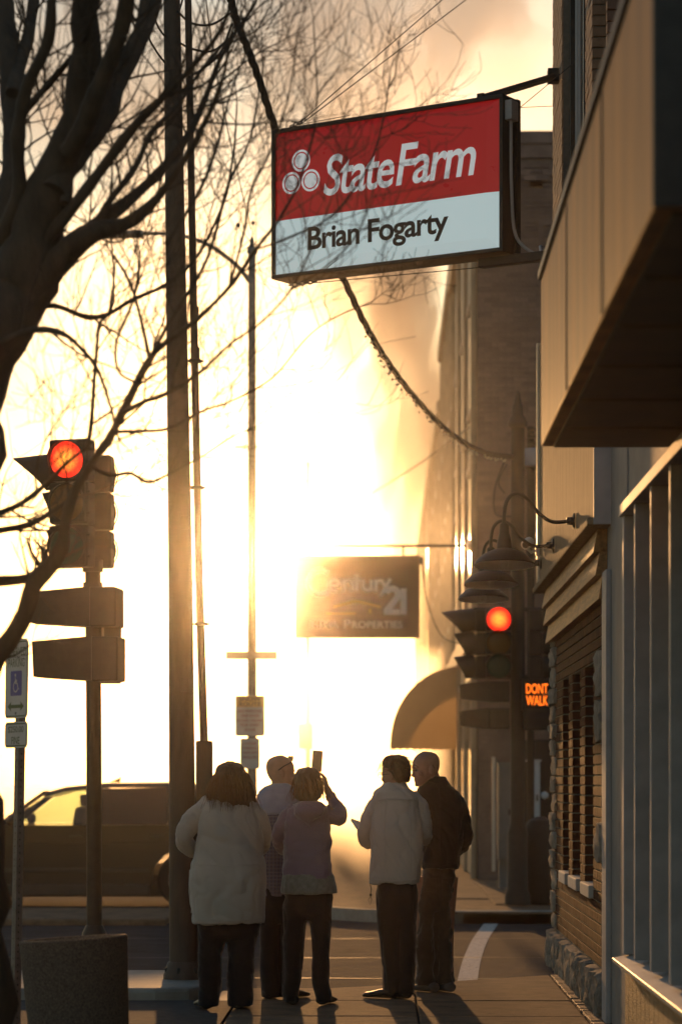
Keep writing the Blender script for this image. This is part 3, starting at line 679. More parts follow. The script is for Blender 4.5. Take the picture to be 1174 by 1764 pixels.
def plate(O, U, V, w, h, r, th=0.004):                  # rounded sign plate, O = centre
    pts = []
    for cx_, cy_, a0 in ((w/2-r, h/2-r, 0), (-w/2+r, h/2-r, 90), (-w/2+r, -h/2+r, 180), (w/2-r, -h/2+r, 270)):
        for k in range(6): a = radians(a0 + 18*k); pts.append((cx_ + r*cos(a), cy_ + r*sin(a)))
    N = Vector(U).cross(Vector(V)).normalized()
    return MB().prism([Vector(O) + Vector(U)*p[0] + Vector(V)*p[1] - N*th for p in pts], N*th)
UX, UZ = Vector((1, 0, 0)), Vector((0, 0, 1))
c = P(430.5, 1233, 34.85)
pl = plate(c, UX, UZ, 0.385, 0.53, 0.03).build('snow_route_plate', M['sign_white'], sl1)
MB().obox(c + Vector((0, -0.003, 0.185)), (0.18, 0, 0), (0, 0.002, 0), (0, 0, 0.072)).build('amber_band', M['sign_amber'], pl)
mb = MB(); lettering(mb, 'SNOW', c, UX, UZ, (-0.14, 0.14, 0.19, 0.245), 0.01, lift=0.007); lettering(mb, 'ROUTE', c, UX, UZ, (-0.14, 0.14, 0.122, 0.178), 0.01, lift=0.007)
mb.build('lettering', M['sign_ink'], pl)
mb = MB()
for w_, v0, v1, ww in (('NO PARKING', 0.04, 0.08, 0.15), ('WHEN SNOW', -0.02, 0.02, 0.12), ('IS OVER 2 INCHES', -0.08, -0.045, 0.16), ('TOW AWAY', -0.14, -0.10, 0.13), ('ZONE', -0.2, -0.165, 0.07)):
    lettering(mb, w_, c, UX, UZ, (-ww, ww, v0, v1), 0.0, lift=0.003)
mb.build('small_lettering', M['sign_red'], pl)
c = P(430.5, 1298, 34.85)
pl = plate(c, UX, UZ, 0.255, 0.40, 0.03).build('parking_plate', M['sign_white'], sl1)
mb = MB()
for w_, v0, v1 in (('2 HOUR', 0.11, 0.15), ('PARKING', 0.05, 0.09), ('9AM-5PM', -0.01, 0.03), ('MON-FRI', -0.07, -0.03)): lettering(mb, w_, c, UX, UZ, (-0.09, 0.09, v0, v1), 0.0, lift=0.003)
mb.build('lettering', M['sign_red'], pl)
sl2, e, b = street_light('faint street light farther off in the glare, left of the hanging brown sign', 530, 82.0, 775, [(530, 838), (512, 805), (480, 780), (440, 770)], 1440, r=0.07)
MB().loft([[e + Vector((x, w*cos(a), 0.06*sin(a))) for a in [2*pi*k/10 for k in range(10)]] for x, w in ((0.05, 0.05), (-0.1, 0.14), (-0.5, 0.16), (-0.65, 0.05))]).build('lamp_head', M['galv'], sl2, smooth=50)
MB().obox(P(526, 1268, 81.9), (0.23, 0, 0), (0, 0.08, 0), (0, 0, 0.4)).build('control_box', M['galv'], sl2, bevel=0.02)

# reserved parking sign on a perforated post, 15.6 m
D = 15.6
bp = at(26, 1800, D, -0.006)
ps = thing('parking_sign', 'reserved parking sign with fine plate on perforated steel post at left edge', 'sign', bp)
topz = P(38, 1108, D)
pm = MB(); ax = (P(38, 1100, D) - bp); n_h = 62
R = Matrix.Rotation(radians(-52), 3, 'Z')
for s in range(4):
    a = Matrix.Rotation(radians(90*s), 3, 'Z'); u = R @ a @ Vector((1, 0, 0)); v = R @ a @ Vector((0, 1, 0)); w = 0.0225
    for k in range(n_h):
        p0 = bp + ax * (k / n_h); p1 = bp + ax * ((k + 1) / n_h); L = (p1 - p0); c = (p0 + p1)/2 + v * w
        q = [c - u*w - L/2, c + u*w - L/2, c + u*w + L/2, c - u*w + L/2]; hole = [c + u*(0.0065*cos(j*pi/3+pi/6)) + L.normalized()*(0.0065*sin(j*pi/3+pi/6)) for j in range(6)]
        pm.add(q + hole, [(0,1,9,8),(1,2,5,4,9),(2,3,6,5),(3,0,8,7,6)])
pm.build('post', M['galv'], ps)
MB().tube([bp + Vector((0,0,0.02)), bp + ax*0.99], 0.012, 4).build('post_core', M['dark_metal'], ps)
M['blue_ink'] = mat('sign_blue', (0.10, 0.09, 0.36), 0.5, 0.08)
M['green_ink'] = mat('sign_green', (0.10, 0.13, 0.04), 0.5, 0.08)
U = Vector((cos(radians(-57)), sin(radians(-57)), 0)); V = ax.normalized()
N = U.cross(V).normalized()
c = P(36, 1170, D) + N * 0.027
pl = plate(c, U, V, 0.305, 0.457, 0.035).build('reserved_plate', M['sign_white'], ps)
def rim(c, w, h, r, g=0.012, wd=0.007):
    pts = []
    for cx_, cy_, a0 in ((w/2-r, h/2-r, 0), (-w/2+r, h/2-r, 90), (-w/2+r, -h/2+r, 180), (w/2-r, -h/2+r, 270)):
        for k in range(6): a = radians(a0 + 18*k); pts.append((cx_ + (r-g)*cos(a), cy_ + (r-g)*sin(a)))
    m = MB(); stroke(m, pts + pts[:2], wd, c, U, V, 0.0015); return m
rim(c, .305, .457, .035).build('border', M['green_ink'], pl)
mb = MB(); lettering(mb, 'RESERVED', c, U, V, (-0.125, 0.125, 0.135, 0.185), 0.004, lift=0.002); lettering(mb, 'PARKING', c, U, V, (-0.11, 0.11, 0.07, 0.12), 0.004, lift=0.002)
mb.build('lettering', M['green_ink'], pl)
bq = plate(c + N*0.002, U, V, 0.15, 0.145, 0.01, 0.001)
for i in range(len(bq.v)): bq.v[i] -= V * 0.025
bq.build('blue_panel', M['blue_ink'], pl)
mb = MB(); k = lambda pts: [(x, y - 0.025) for x, y in pts]
stroke(mb, k(arc(-0.002, -0.02, 0.03, 60, 330, 16)), 0.008, c, U, V, 0.0035); stroke(mb, k([(-0.008, 0.035), (-0.006, 0.0), (0.02, -0.002), (0.032, -0.035), (0.042, -0.032)]), 0.009, c, U, V, 0.0036)
stroke(mb, k([(-0.006, 0.018), (0.016, 0.016)]), 0.007, c, U, V, 0.0034); stroke(mb, k(arc(-0.008, 0.047, 0.005, 0, 360, 12)), 0.009, c, U, V, 0.0036)
mb.build('wheelchair_symbol', M['sign_white'], pl)
mb = MB(); stroke(mb, [(-0.075, -0.16), (0.075, -0.16)], 0.02, c, U, V, 0.002)
Wp = lambda x, y: c + U*x + V*y + N*0.002
mb.add([Wp(-0.11, -0.16), Wp(-0.06, -0.19), Wp(-0.07, -0.16), Wp(-0.06, -0.13)], [(0,1,2),(0,2,3)]); mb.add([Wp(0.11, -0.16), Wp(0.06, -0.13), Wp(0.07, -0.16), Wp(0.06, -0.19)], [(0,1,2),(0,2,3)])
mb.build('arrow', M['green_ink'], pl)
for v in (0.205, -0.2): MB().lathe([(0.008, 0), (0.008, 0.004), (0.004, 0.006)], c + V*v, 8, axis=N).build('bolt', M['galv'], pl)
c = P(35, 1266, D) + N * 0.027
pl = plate(c, U, V, 0.305, 0.152, 0.03).build('fine_plate', M['sign_white'], ps)
rim(c, .305, .152, .03).build('border', M['green_ink'], pl)
mb = MB(); lettering(mb, '$250.00', c, U, V, (-0.105, 0.105, 0.008, 0.05), 0.003, lift=0.002); lettering(mb, 'FINE', c, U, V, (-0.055, 0.055, -0.055, -0.012), 0.003, lift=0.002)
mb.build('lettering', M['green_ink'], pl)

# exposed aggregate planter leaning a little
def aggregate():
    m = mat('aggregate', (0.16, 0.125, 0.10), 0.9, 0.5, 90, 1.0, 120, spec=0.2); return m
M['aggregate'] = aggregate()
D = 15.0; b = at(139, 1820, D, -0.006)
pt = thing('planter', 'round exposed aggregate concrete planter leaning at bottom left', 'planter', b)
mb = MB(); prof = [(0.27, 0.0), (0.275, 0.02), (0.302, 0.64), (0.305, 0.665), (0.298, 0.675), (0.268, 0.675), (0.26, 0.66), (0.25, 0.50), (0.05, 0.49)]
mb.lathe(prof, b, 48); mb.rot(Matrix.Rotation(radians(-3.6), 3, 'Y') @ Matrix.Rotation(radians(-1.2), 3, 'X'), b)
mb.build('tub', M['aggregate'], pt, smooth=40)
mb = MB().lathe([(0.25, 0.52), (0.25, 0.56), (0.12, 0.58), (0.01, 0.585)], b, 24); mb.rot(Matrix.Rotation(radians(-3.6), 3, 'Y') @ Matrix.Rotation(radians(-1.2), 3, 'X'), b)
M['soil'] = mat('soil', (0.05, 0.035, 0.025), 0.95, 0.4, 30, 1.0, 60); mb.build('soil', M['soil'], pt, smooth=40)
# ------------------------------------------------------------------ hanging signs, lamps, wires
BLp, BRp = P(470, 484, 21.5), P(868, 431, 20.35)
zb, zt = (BLp.z + BRp.z)/2, (P(470, 227, 21.5).z + P(868, 160, 20.35).z)/2
O = Vector((BLp.x, BLp.y, zb)); U = Vector((BRp.x - BLp.x, BRp.y - BLp.y, 0)); SW = U.length; U.normalize(); V = Vector((0,0,1)); N = U.cross(V).normalized()
SH = zt - zb; DEP = 0.24
sg = thing('hanging_sign', 'large red and white insurance sign hung high from the corner building', 'sign', O)
S = lambda u, v, n=0.0: O + U*u + V*v + N*n
M['cab_metal'] = mat('sign_cabinet', (0.045, 0.038, 0.034), 0.5, 0.2, 8, metal=0.3)
M['sign_red_face'] = mat('sign_red_face', (0.46, 0.016, 0.018), 0.3, 0.06, 3, coat=0.2, emit=(0.42, 0.008, 0.008), strength=0.34)  # emission added to both faces and the white letters to brighten them
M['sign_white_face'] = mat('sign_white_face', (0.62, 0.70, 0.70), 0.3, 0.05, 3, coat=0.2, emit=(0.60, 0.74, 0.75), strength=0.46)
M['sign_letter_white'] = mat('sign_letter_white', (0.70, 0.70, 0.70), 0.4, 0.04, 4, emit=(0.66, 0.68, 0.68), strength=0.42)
M['sign_brown'] = mat('sign_brown', (0.045, 0.02, 0.012), 0.4, 0.1, 4)
MB().obox(S(SW/2, SH/2, -DEP/2), U*SW/2, V*SH/2, N*(DEP/2)).build('cabinet', M['cab_metal'], sg, bevel=0.006)
fw = 0.032
for a, b_, c_, d_ in ((0, SW, 0, fw), (0, SW, SH - fw, SH), (0, fw, fw, SH - fw), (SW - fw, SW, fw, SH - fw)):
    MB().obox(S((a+b_)/2, (c_+d_)/2, 0.012), U*(b_-a)/2, V*(d_-c_)/2, N*0.014).build('retainer', M['cab_metal'], sg, bevel=0.004)
split = SH * 0.385
# pan formed faces: sloped border and raised panel
ins = 0.022
def pan(u0, u1, v0, v1, name, m, l_, r_, b_, t_):
    q0 = [S(u0, v0, 0.004), S(u1, v0, 0.004), S(u1, v1, 0.004), S(u0, v1, 0.004)]
    q1 = [S(u0 + l_, v0 + b_, ins), S(u1 - r_, v0 + b_, ins), S(u1 - r_, v1 - t_, ins), S(u0 + l_, v1 - t_, ins)]
    MB().add(q0 + q1, [(0,1,5,4),(1,2,6,5),(2,3,7,6),(3,0,4,7),(4,5,6,7)]).build(name, M[m], sg)
bd = 0.085
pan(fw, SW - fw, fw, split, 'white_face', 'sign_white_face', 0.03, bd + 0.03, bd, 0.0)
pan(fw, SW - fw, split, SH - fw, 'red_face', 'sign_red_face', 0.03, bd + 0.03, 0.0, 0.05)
mb = MB(); LF = ins + 0.003
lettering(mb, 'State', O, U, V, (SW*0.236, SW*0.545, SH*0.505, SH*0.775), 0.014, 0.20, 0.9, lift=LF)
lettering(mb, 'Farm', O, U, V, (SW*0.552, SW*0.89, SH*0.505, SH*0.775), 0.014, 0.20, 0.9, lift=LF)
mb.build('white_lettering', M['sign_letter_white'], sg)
mb = MB(); cs = ((0.135, 0.765), (0.092, 0.625), (0.178, 0.625)); R_ = 0.088
for cu, cv in cs:
    n_ = 28; c0 = (SW*cu, SH*cv)
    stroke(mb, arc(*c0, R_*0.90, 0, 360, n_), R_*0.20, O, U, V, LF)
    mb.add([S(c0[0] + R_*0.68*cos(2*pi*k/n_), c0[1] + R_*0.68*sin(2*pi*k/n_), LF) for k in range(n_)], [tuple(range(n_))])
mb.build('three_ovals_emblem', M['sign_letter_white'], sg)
mb = MB(); lettering(mb, 'Brian Fogarty', O, U, V, (SW*0.165, SW*0.775, SH*0.115, SH*0.315), 0.022, 0, 0.92, lift=LF); mb.build('brown_lettering', M['sign_brown'], sg)
# support arm, junction box, conduit, brackets, stays
wall_top = Vector((WO - 0.02, 22.2, P(945, 138, 22.3).z))
MB().tube([S(SW*0.88, SH + 0.03, -DEP*0.5), wall_top], 0.03, 4).build('support_arm', M['dark_metal'], sg)
MB().obox(wall_top + Vector((-0.02, 0, 0)), (0.05, 0, 0), (0, 0.06, 0), (0, 0, 0.055)).build('wall_bracket', M['dark_metal'], sg, bevel=0.006)
MB().obox(S(SW*0.87, SH + 0.03, -DEP*0.5), U*0.03, N*0.006, V*0.04).build('eye_plate', M['dark_metal'], sg)
MB().obox(S(SW + 0.03, SH - 0.12, -0.06), U*0.03, V*0.075, N*0.055).build('junction_box', M['grey_metal'], sg, bevel=0.006)
MB().obox(S(SW + 0.014, SH/2, -DEP*0.75), U*0.012, V*(SH/2 - 0.01), N*0.03).build('edge_channel', M['dark_metal'], sg)
cw = [S(SW + 0.03, SH - 0.2, -0.05), S(SW + 0.03, SH*0.4, -0.06), S(SW + 0.05, 0.12, -0.1), S(SW + 0.17, -0.01, -0.25), P(930, 425, 21.5), P(938, 440, 21.6), P(945, 520, 21.8)]
MB().tube(spline(cw, 8), 0.013, 8).build('conduit', M['grey_metal'], sg, smooth=60)
MB().obox(S(SW*0.93 + 0.17, -0.045, -DEP/2), U*0.30, V*0.035, N*0.04).build('bottom_bracket', M['cab_metal'], sg, bevel=0.005)
def stay(p, q, r=0.0045, sag=0.0, name='stay_wire', par=sg):
    pts = [p.lerp(q, t) - Vector((0, 0, sag*4*t*(1-t))) for t in [k/8 for k in range(9)]] if sag else [p, q]
    return MB().tube(pts, r, 5).build(name, M['wire'], par)
eye = S(0.20, SH + 0.03, -0.05); eyeb = S(0.20, -0.05, -0.05)
stay(eye, P(772, -10, 23.0)); stay(eye + Vector((0.02, 0, 0)), P(812, -8, 23.5))
stay(eye, eye + U*0.5 + V*0.01, 0.003)
stay(eyeb, Vector((WO, 21.9, P(938, 449, 21.9).z)), 0.004)
stay(S(0.48, 0.0, 0.03), P(1000, 98, 20.2), 0.0032)
stay(S(SW, SH*0.93, -0.1), P(950, 183, 22.0), 0.003)
def ring_chain(p, d, n, r=0.022):
    m = MB()
    for k in range(n):
        c = p + d.normalized() * (k * r * 1.7); a = Vector((0,0,1)) if k % 2 else d.cross(Vector((0,0,1))).normalized()
        pts = [c + d.normalized()*(r*cos(t)) + a*(r*0.7*sin(t)) for t in [2*pi*i/10 for i in range(11)]]; m.tube(pts, 0.005, 5, cap=False)
    return m
ring_chain(eye - U*0.05, U + V*0.25, 4).build('chain', M['dark_metal'], sg); ring_chain(eyeb - U*0.06, U + V*0.02, 7).build('chain', M['dark_metal'], sg)

# brown hanging sign farther down the street
D = 43.5
q0, q1 = P(508, 1099, D), P(722, 957, D); W2, H2 = q1.x - q0.x, q1.z - q0.z
O2 = Vector((q0.x, q0.y, q0.z)); U2, V2 = Vector((1, 0, 0)), Vector((0, 0, 1))
cs_ = thing('hanging_sign', 'brown estate agency sign hanging from a long bar, washed out by the sun', 'sign', O2 + U2*(W2/2))
M['c21_brown'] = mat('brown_sign_face', (0.13, 0.07, 0.038), 0.55, 0.1, 4)
M['c21_white'] = mat('brown_sign_letters', (0.88, 0.84, 0.78), 0.5, 0.03, 4)
M['c21_gold'] = mat('brown_sign_gold', (0.62, 0.46, 0.12), 0.5, 0.05, 4)
MB().obox(O2 + U2*W2/2 + V2*H2/2 + Vector((0, 0.06, 0)), U2*W2/2, (0, 0.06, 0), V2*H2/2).build('panel', M['c21_brown'], cs_, bevel=0.008)
bar0 = P(527, 940, D).z; wallp = Vector((CO - 0.06, D + 0.06, bar0))
MB().tube([Vector((P(526, 940, D).x, D + 0.06, bar0)), wallp], 0.024, 8).build('bar', M['dark_metal'], cs_, smooth=50)
for px in (534, 694): MB().tube([Vector((P(px, 0, D).x, D + 0.06, bar0)), Vector((P(px, 0, D).x, D + 0.06, O2.z + H2))], 0.018, 6).build('hanger', M['dark_metal'], cs_)
MB().lathe([(0.1, 0), (0.1, 0.03), (0.06, 0.05)], wallp, 14, axis=(-1, 0, 0)).build('wall_flange', M['alu'], cs_, smooth=40)
MB().obox(O2 + U2*(W2 + 0.03) + V2*(H2 - 0.08) + Vector((0, 0.06, 0)), (0.03, 0, 0), (0, 0.03, 0), (0, 0, 0.06)).build('lamp_bracket', M['dark_metal'], cs_, bevel=0.01)
MB().tube(spline([O2 + U2*(W2 + 0.04) + V2*(H2 - 0.12), P(735, 1035, D), P(760, 1095, D), P(800, 1112, D - 2)], 8), 0.01, 6).build('cable', M['wire'], cs_)
f = lambda x, y: ((x - 508)/214*W2, (1099 - y)/142*H2)
G = lambda pts: [f(*p) for p in pts]
mb = MB(); w = 0.075; sc = 1.0
def A(cx_, cy_, r, a0, a1, n=18): return [(cx_ + r*cos(radians(a0+(a1-a0)*i/n)), cy_ - r*sin(radians(a0+(a1-a0)*i/n))) for i in range(n+1)]
stroke(mb, G(A(552, 1003, 21, 50, 310)), w, O2, U2, V2)                       # C
stroke(mb, G([(566, 1009), (585, 1009)] + A(575.5, 1009, 9.5, 0, 300)), w*.75, O2, U2, V2, 0.0035)   # e
stroke(mb, G([(592, 1019), (592, 999)]), w*.75, O2, U2, V2); stroke(mb, G(A(599, 1007, 7, 180, 0, 10) + [(606, 1019)]), w*.75, O2, U2, V2, 0.0035)   # n
stroke(mb, G([(614, 1019), (614, 990)]), w*.8, O2, U2, V2); stroke(mb, G([(608, 1000), (621, 1000)]), w*.6, O2, U2, V2, 0.0035)   # t
stroke(mb, G([(625, 999), (625, 1010)] + A(632, 1010, 7, 180, 360, 10) + [(639, 999)]), w*.75, O2, U2, V2); stroke(mb, G([(639, 999), (639, 1019)]), w*.75, O2, U2, V2, 0.0035)
stroke(mb, G([(647, 1020), (647, 999)]), w*.75, O2, U2, V2); stroke(mb, G([(647, 1006), (651, 1001), (656, 1000)]), w*.7, O2, U2, V2, 0.0035)   # r
stroke(mb, G([(656, 999), (664, 1012)]), w*.75, O2, U2, V2); stroke(mb, G([(672, 997), (654, 1028)]), w*.75, O2, U2, V2, 0.0035)   # y
mb.build('script_lettering', M['c21_white'], cs_)
mb = MB()
stroke(mb, G(A(675, 1024, 10, 170, -30, 10) + [(664, 1054)]), 0.10, O2, U2, V2); stroke(mb, G([(661, 1054.5), (688, 1054.5)]), 0.09, O2, U2, V2, 0.0035)
stroke(mb, G([(694.5, 1059), (694.5, 1014)]), 0.10, O2, U2, V2); stroke(mb, G([(694, 1018), (687, 1024)]), 0.07, O2, U2, V2, 0.0035)
mb.build('numerals', M['c21_white'], cs_)
mb = MB(); stroke(mb, G([(574, 1046), (610, 1036), (620, 1037), (655, 1046)]), 0.035, O2, U2, V2); stroke(mb, G([(562, 1057), (612, 1057)]), 0.025, O2, U2, V2); stroke(mb, G([(637, 1049), (637, 1057)]), 0.04, O2, U2, V2)
mb.build('roof_emblem', M['c21_gold'], cs_)
mb = MB(); kb = lambda x0, x1, y0, y1: (*[f(x0, 0)[0], f(x1, 0)[0]], f(0, y1)[1], f(0, y0)[1])
lettering(mb, 'KIMA', O2, U2, V2, kb(534, 583, 1069, 1082), 0.015); lettering(mb, 'P', O2, U2, V2, kb(592, 604, 1067, 1082), 0.015); lettering(mb, 'ROPERTIES', O2, U2, V2, kb(606, 693, 1070, 1082), 0.015)
mb.build('firm_lettering', M['c21_white'], cs_)

# quarter round awning on the far terrace
aw = thing('awning', 'pale quarter round canvas awning over the far shopfront, lost in glow', 'awning', (CO, 50, 2.3))
M['canvas'] = mat('canvas', (0.42, 0.30, 0.18), 0.8, 0.08, 3)
nt = M['canvas'].node_tree; pb = nt.nodes['Principled BSDF']; tr_ = nt.nodes.new('ShaderNodeBsdfTranslucent'); tr_.inputs[0].default_value = (0.55, 0.40, 0.22, 1)
mxs = nt.nodes.new('ShaderNodeMixShader'); mxs.inputs[0].default_value = 0.45
nt.links.new(pb.outputs[0], mxs.inputs[1]); nt.links.new(tr_.outputs[0], mxs.inputs[2]); nt.links.new(mxs.outputs[0], nt.nodes['Material Output'].inputs[0])
Rx, Rz = 1.32, 1.42; mb = MB(); n1, n2 = 14, 8; grid = []
for j, yy in enumerate([50 + 6*k/n2 for k in range(n2+1)]):
    grid += [Vector((CO - 0.02 - Rx*sin(pi/2*i/n1), yy, 2.27 + Rz*cos(pi/2*i/n1))) for i in range(n1+1)]
    grid += [Vector((CO - 0.02 - Rx - 0.002, yy, 2.27 - 0.18 + 0.02*((j % 2))))]
m1 = n1 + 2
mb.add(grid, [(j*m1+i, j*m1+i+1, (j+1)*m1+i+1, (j+1)*m1+i) for j in range(n2) for i in range(m1-1)])
mb.build('hood', M['canvas'], aw, smooth=40)
fan = [Vector((CO - 0.02, 50, 2.27))] + [Vector((CO - 0.02 - Rx*sin(pi/2*i/n1), 50, 2.27 + Rz*cos(pi/2*i/n1))) for i in range(n1+1)]
sc_ = []
for i in range(22):
    x = CO - 0.02 - Rx + Rx*i/21; sc_.append(Vector((x, 50, 2.27 - 0.12 - (0.035 if i % 2 else 0.0))))
MB().add(fan[1:] + sc_[::-1][:1] + [], []).add([fan[0]] + fan[1:] , [tuple([0] + [k, k+1]) for k in range(1, n1+1)]).add([Vector((CO-0.02-Rx, 50, 2.27))] + sc_ + [Vector((CO-0.02, 50, 2.27))], [tuple(range(24))]).build('end_panel', M['canvas'], aw)

# three gooseneck barn lamps and a security camera on the board band
M['lamp_inside'] = mat('lamp_inside', (0.90, 0.90, 0.90), 0.5, 0.03)
labs = ('nearest gooseneck barn lamp on the tan board band', 'middle gooseneck barn lamp on the tan board band', 'farthest gooseneck barn lamp, lowest of the three in view')
for k, (yy, wx, wy, sx, sy) in enumerate(((18.96, 988, 898, 871, 978), (21.3, 950, 940, 853, 1013), (23.0, 934, 970, 840, 1041))):
    wp = Vector((1.355, yy, P(wx, wy, yy).z)); sp = Vector((P(sx, sy, yy).x, yy, P(sx, sy, yy).z)); sp.z = wp.z - 0.315; sp.x = wp.x - 0.50
    t = thing('barn_lamp', labs[k], 'lamp', wp, 'gooseneck lamps on the board band')
    MB().lathe([(0.055, 0), (0.055, 0.012), (0.03, 0.02), (0.025, 0.06)], wp, 16, axis=(-1, 0, 0)).build('wall_plate', M['dark_metal'], t, smooth=40)
    top = sp + Vector((0, 0, 0.30))
    pts = spline([wp + Vector((-0.02, 0, 0)), wp + Vector((-0.16, 0, -0.005)), wp + Vector((-0.26, 0, 0.06)), wp + Vector((-0.335, 0, 0.155)), wp + Vector((-0.42, 0, 0.195)), top + Vector((0.02, 0, 0.16)), top + Vector((0, 0, 0.06)), top + Vector((0, 0, -0.02))], 7)
    MB().tube(pts, 0.0135, 10).build('gooseneck', M['dark_metal'], t, smooth=60)
    prof = [(0.022, 0.30), (0.032, 0.29), (0.036, 0.23), (0.052, 0.16), (0.056, 0.115), (0.085, 0.105), (0.15, 0.075), (0.205, 0.025), (0.22, 0.0), (0.216, -0.003)]
    tilt = Matrix.Rotation(radians(-5), 3, 'X'); sh = MB().lathe(prof, sp, 36, cap=False).rot(tilt, sp + Vector((0, 0, 0.3))).build('shade', M['dark_metal'], t, smooth=40)
    MB().lathe([(0.214, -0.0045), (0.198, 0.018), (0.145, 0.06), (0.05, 0.09), (0.01, 0.095)][::-1], sp, 36, cap=False).rot(tilt, sp + Vector((0, 0, 0.3))).build('reflector', M['lamp_inside'], sh, smooth=50)
    MB().ball(sp + Vector((0, 0, 0.02)), (0.03, 0.03, 0.045), 10, 8).build('bulb', M['lamp_inside'], sh, smooth=60)
cp = Vector((1.335, 23.25, P(930, 948, 23.25).z))
sc2 = thing('security_camera', 'small white security camera on an arm at the end of the board band', 'camera', cp)
e = Vector((P(908, 935, 23.2).x, 23.2, P(908, 936, 23.2).z))
MB().tube([cp, e + Vector((0.03, 0, -0.08)), e + Vector((0.0, 0, -0.05))], 0.014, 8).build('arm', M['sign_white'], sc2, smooth=50)
MB().lathe([(0.03, -0.08), (0.045, -0.06), (0.045, 0.08), (0.04, 0.1)], e, 16, axis=(-0.25, -1, -0.25)).build('body', M['sign_white'], sc2, smooth=40)
MB().lathe([(0.032, 0.095), (0.03, 0.104)], e, 16, axis=(-0.25, -1, -0.25)).build('lens', M['black'], sc2)
MB().lathe([(0.05, 0), (0.05, 0.015)], cp, 14, axis=(-1, 0, 0)).build('wall_plate', M['sign_white'], sc2)

# twisted garland rope with small glass bulbs, utility wires
rp = spline([P(392, -30, 20.6), P(405, 30, 20.9), P(440, 120, 21.6), P(474, 222, 22.3), P(520, 340, 23.4), P(588, 475, 24.8), P(640, 580, 26.2), P(700, 668, 27.8), P(770, 742, 29.8), P(830, 778, 31.4), P(882, 787, 33.2)], 26)
gl = thing('garland_rope', 'thick twisted dark garland rope sagging from the upper left to the ornamental post', 'rope', rp[-1])
for ph in (0, 2*pi/3, 4*pi/3):
    pts = []
    for i, p in enumerate(rp):
        t = (rp[min(i+1, len(rp)-1)] - rp[max(i-1, 0)]).normalized(); a = t.orthogonal().normalized(); a = (Vector((0,1,0)) - t*t.y).normalized(); b_ = t.cross(a)
        rr = 0.017; an = ph + i*0.36; pts.append(p + a*(rr*cos(an)) + b_*(rr*sin(an)))
    MB().tube(pts, 0.0175, 6).build('strand', M['wire'], gl, smooth=60)
mb = MB()
for i in range(150, len(rp) - 6, 3):
    for k in range(2): mb.ball(rp[i] + Vector((random.uniform(-.03,.03), random.uniform(-.03,.03), -0.045 - random.uniform(0, .02))), 0.015, 6, 5)
M['bulb_glass'] = mat('bulb_glass', (0.75, 0.68, 0.5), 0.12, 0.05, spec=0.8); o = mb.build('small_bulbs', M['bulb_glass'], gl, smooth=60); o['kind'] = 'stuff'
def wire(lab, pts, r=0.006, extra=None, cat='wire', seg=8):
    o = MB().tube(spline(pts, seg), r, 6).build('overhead_wire', M['wire'], smooth=60, base=Vector(pts[0])); tag(o, lab, cat); return o
wire('upper drooping wire loop between the thick pole and the rope end', [P(306, 20, 19.8), P(330, 40, 20.2), P(365, 42, 20.4), P(398, 22, 20.6)], 0.009)
wire('middle drooping wire loop behind the thick pole', [P(306, 72, 19.8), P(330, 84, 20.2), P(365, 88, 20.4), P(396, 66, 20.6)], 0.009)
wire('lowest wire loop curving up to the rope end', [P(326, 132, 19.9), P(350, 118, 20.2), P(380, 90, 20.5), P(400, 40, 20.6)], 0.009)
wire('short wire curling left of the thick pole', [P(284, 108, 19.8), P(268, 86, 19.7), P(256, 58, 19.7), P(266, 10, 19.7), P(270, -20, 19.7)], 0.008)
wire('dangling wire crossing behind the thick pole near its top', [P(262, 22, 19.7), P(276, 52, 19.75), P(290, 60, 19.9), P(310, 15, 20.1), P(318, -20, 20.1)], 0.008)
wire('thin wire falling from upper left to the street light top', [P(352, -20, 26.0), P(372, 120, 29.0), P(398, 250, 32.0), P(432, 395, 34.9)], 0.008)
wire('thin wire slanting across the far terrace front', [P(640, 850, 55), P(720, 800, 50), P(812, 733, 42.5)], 0.012)
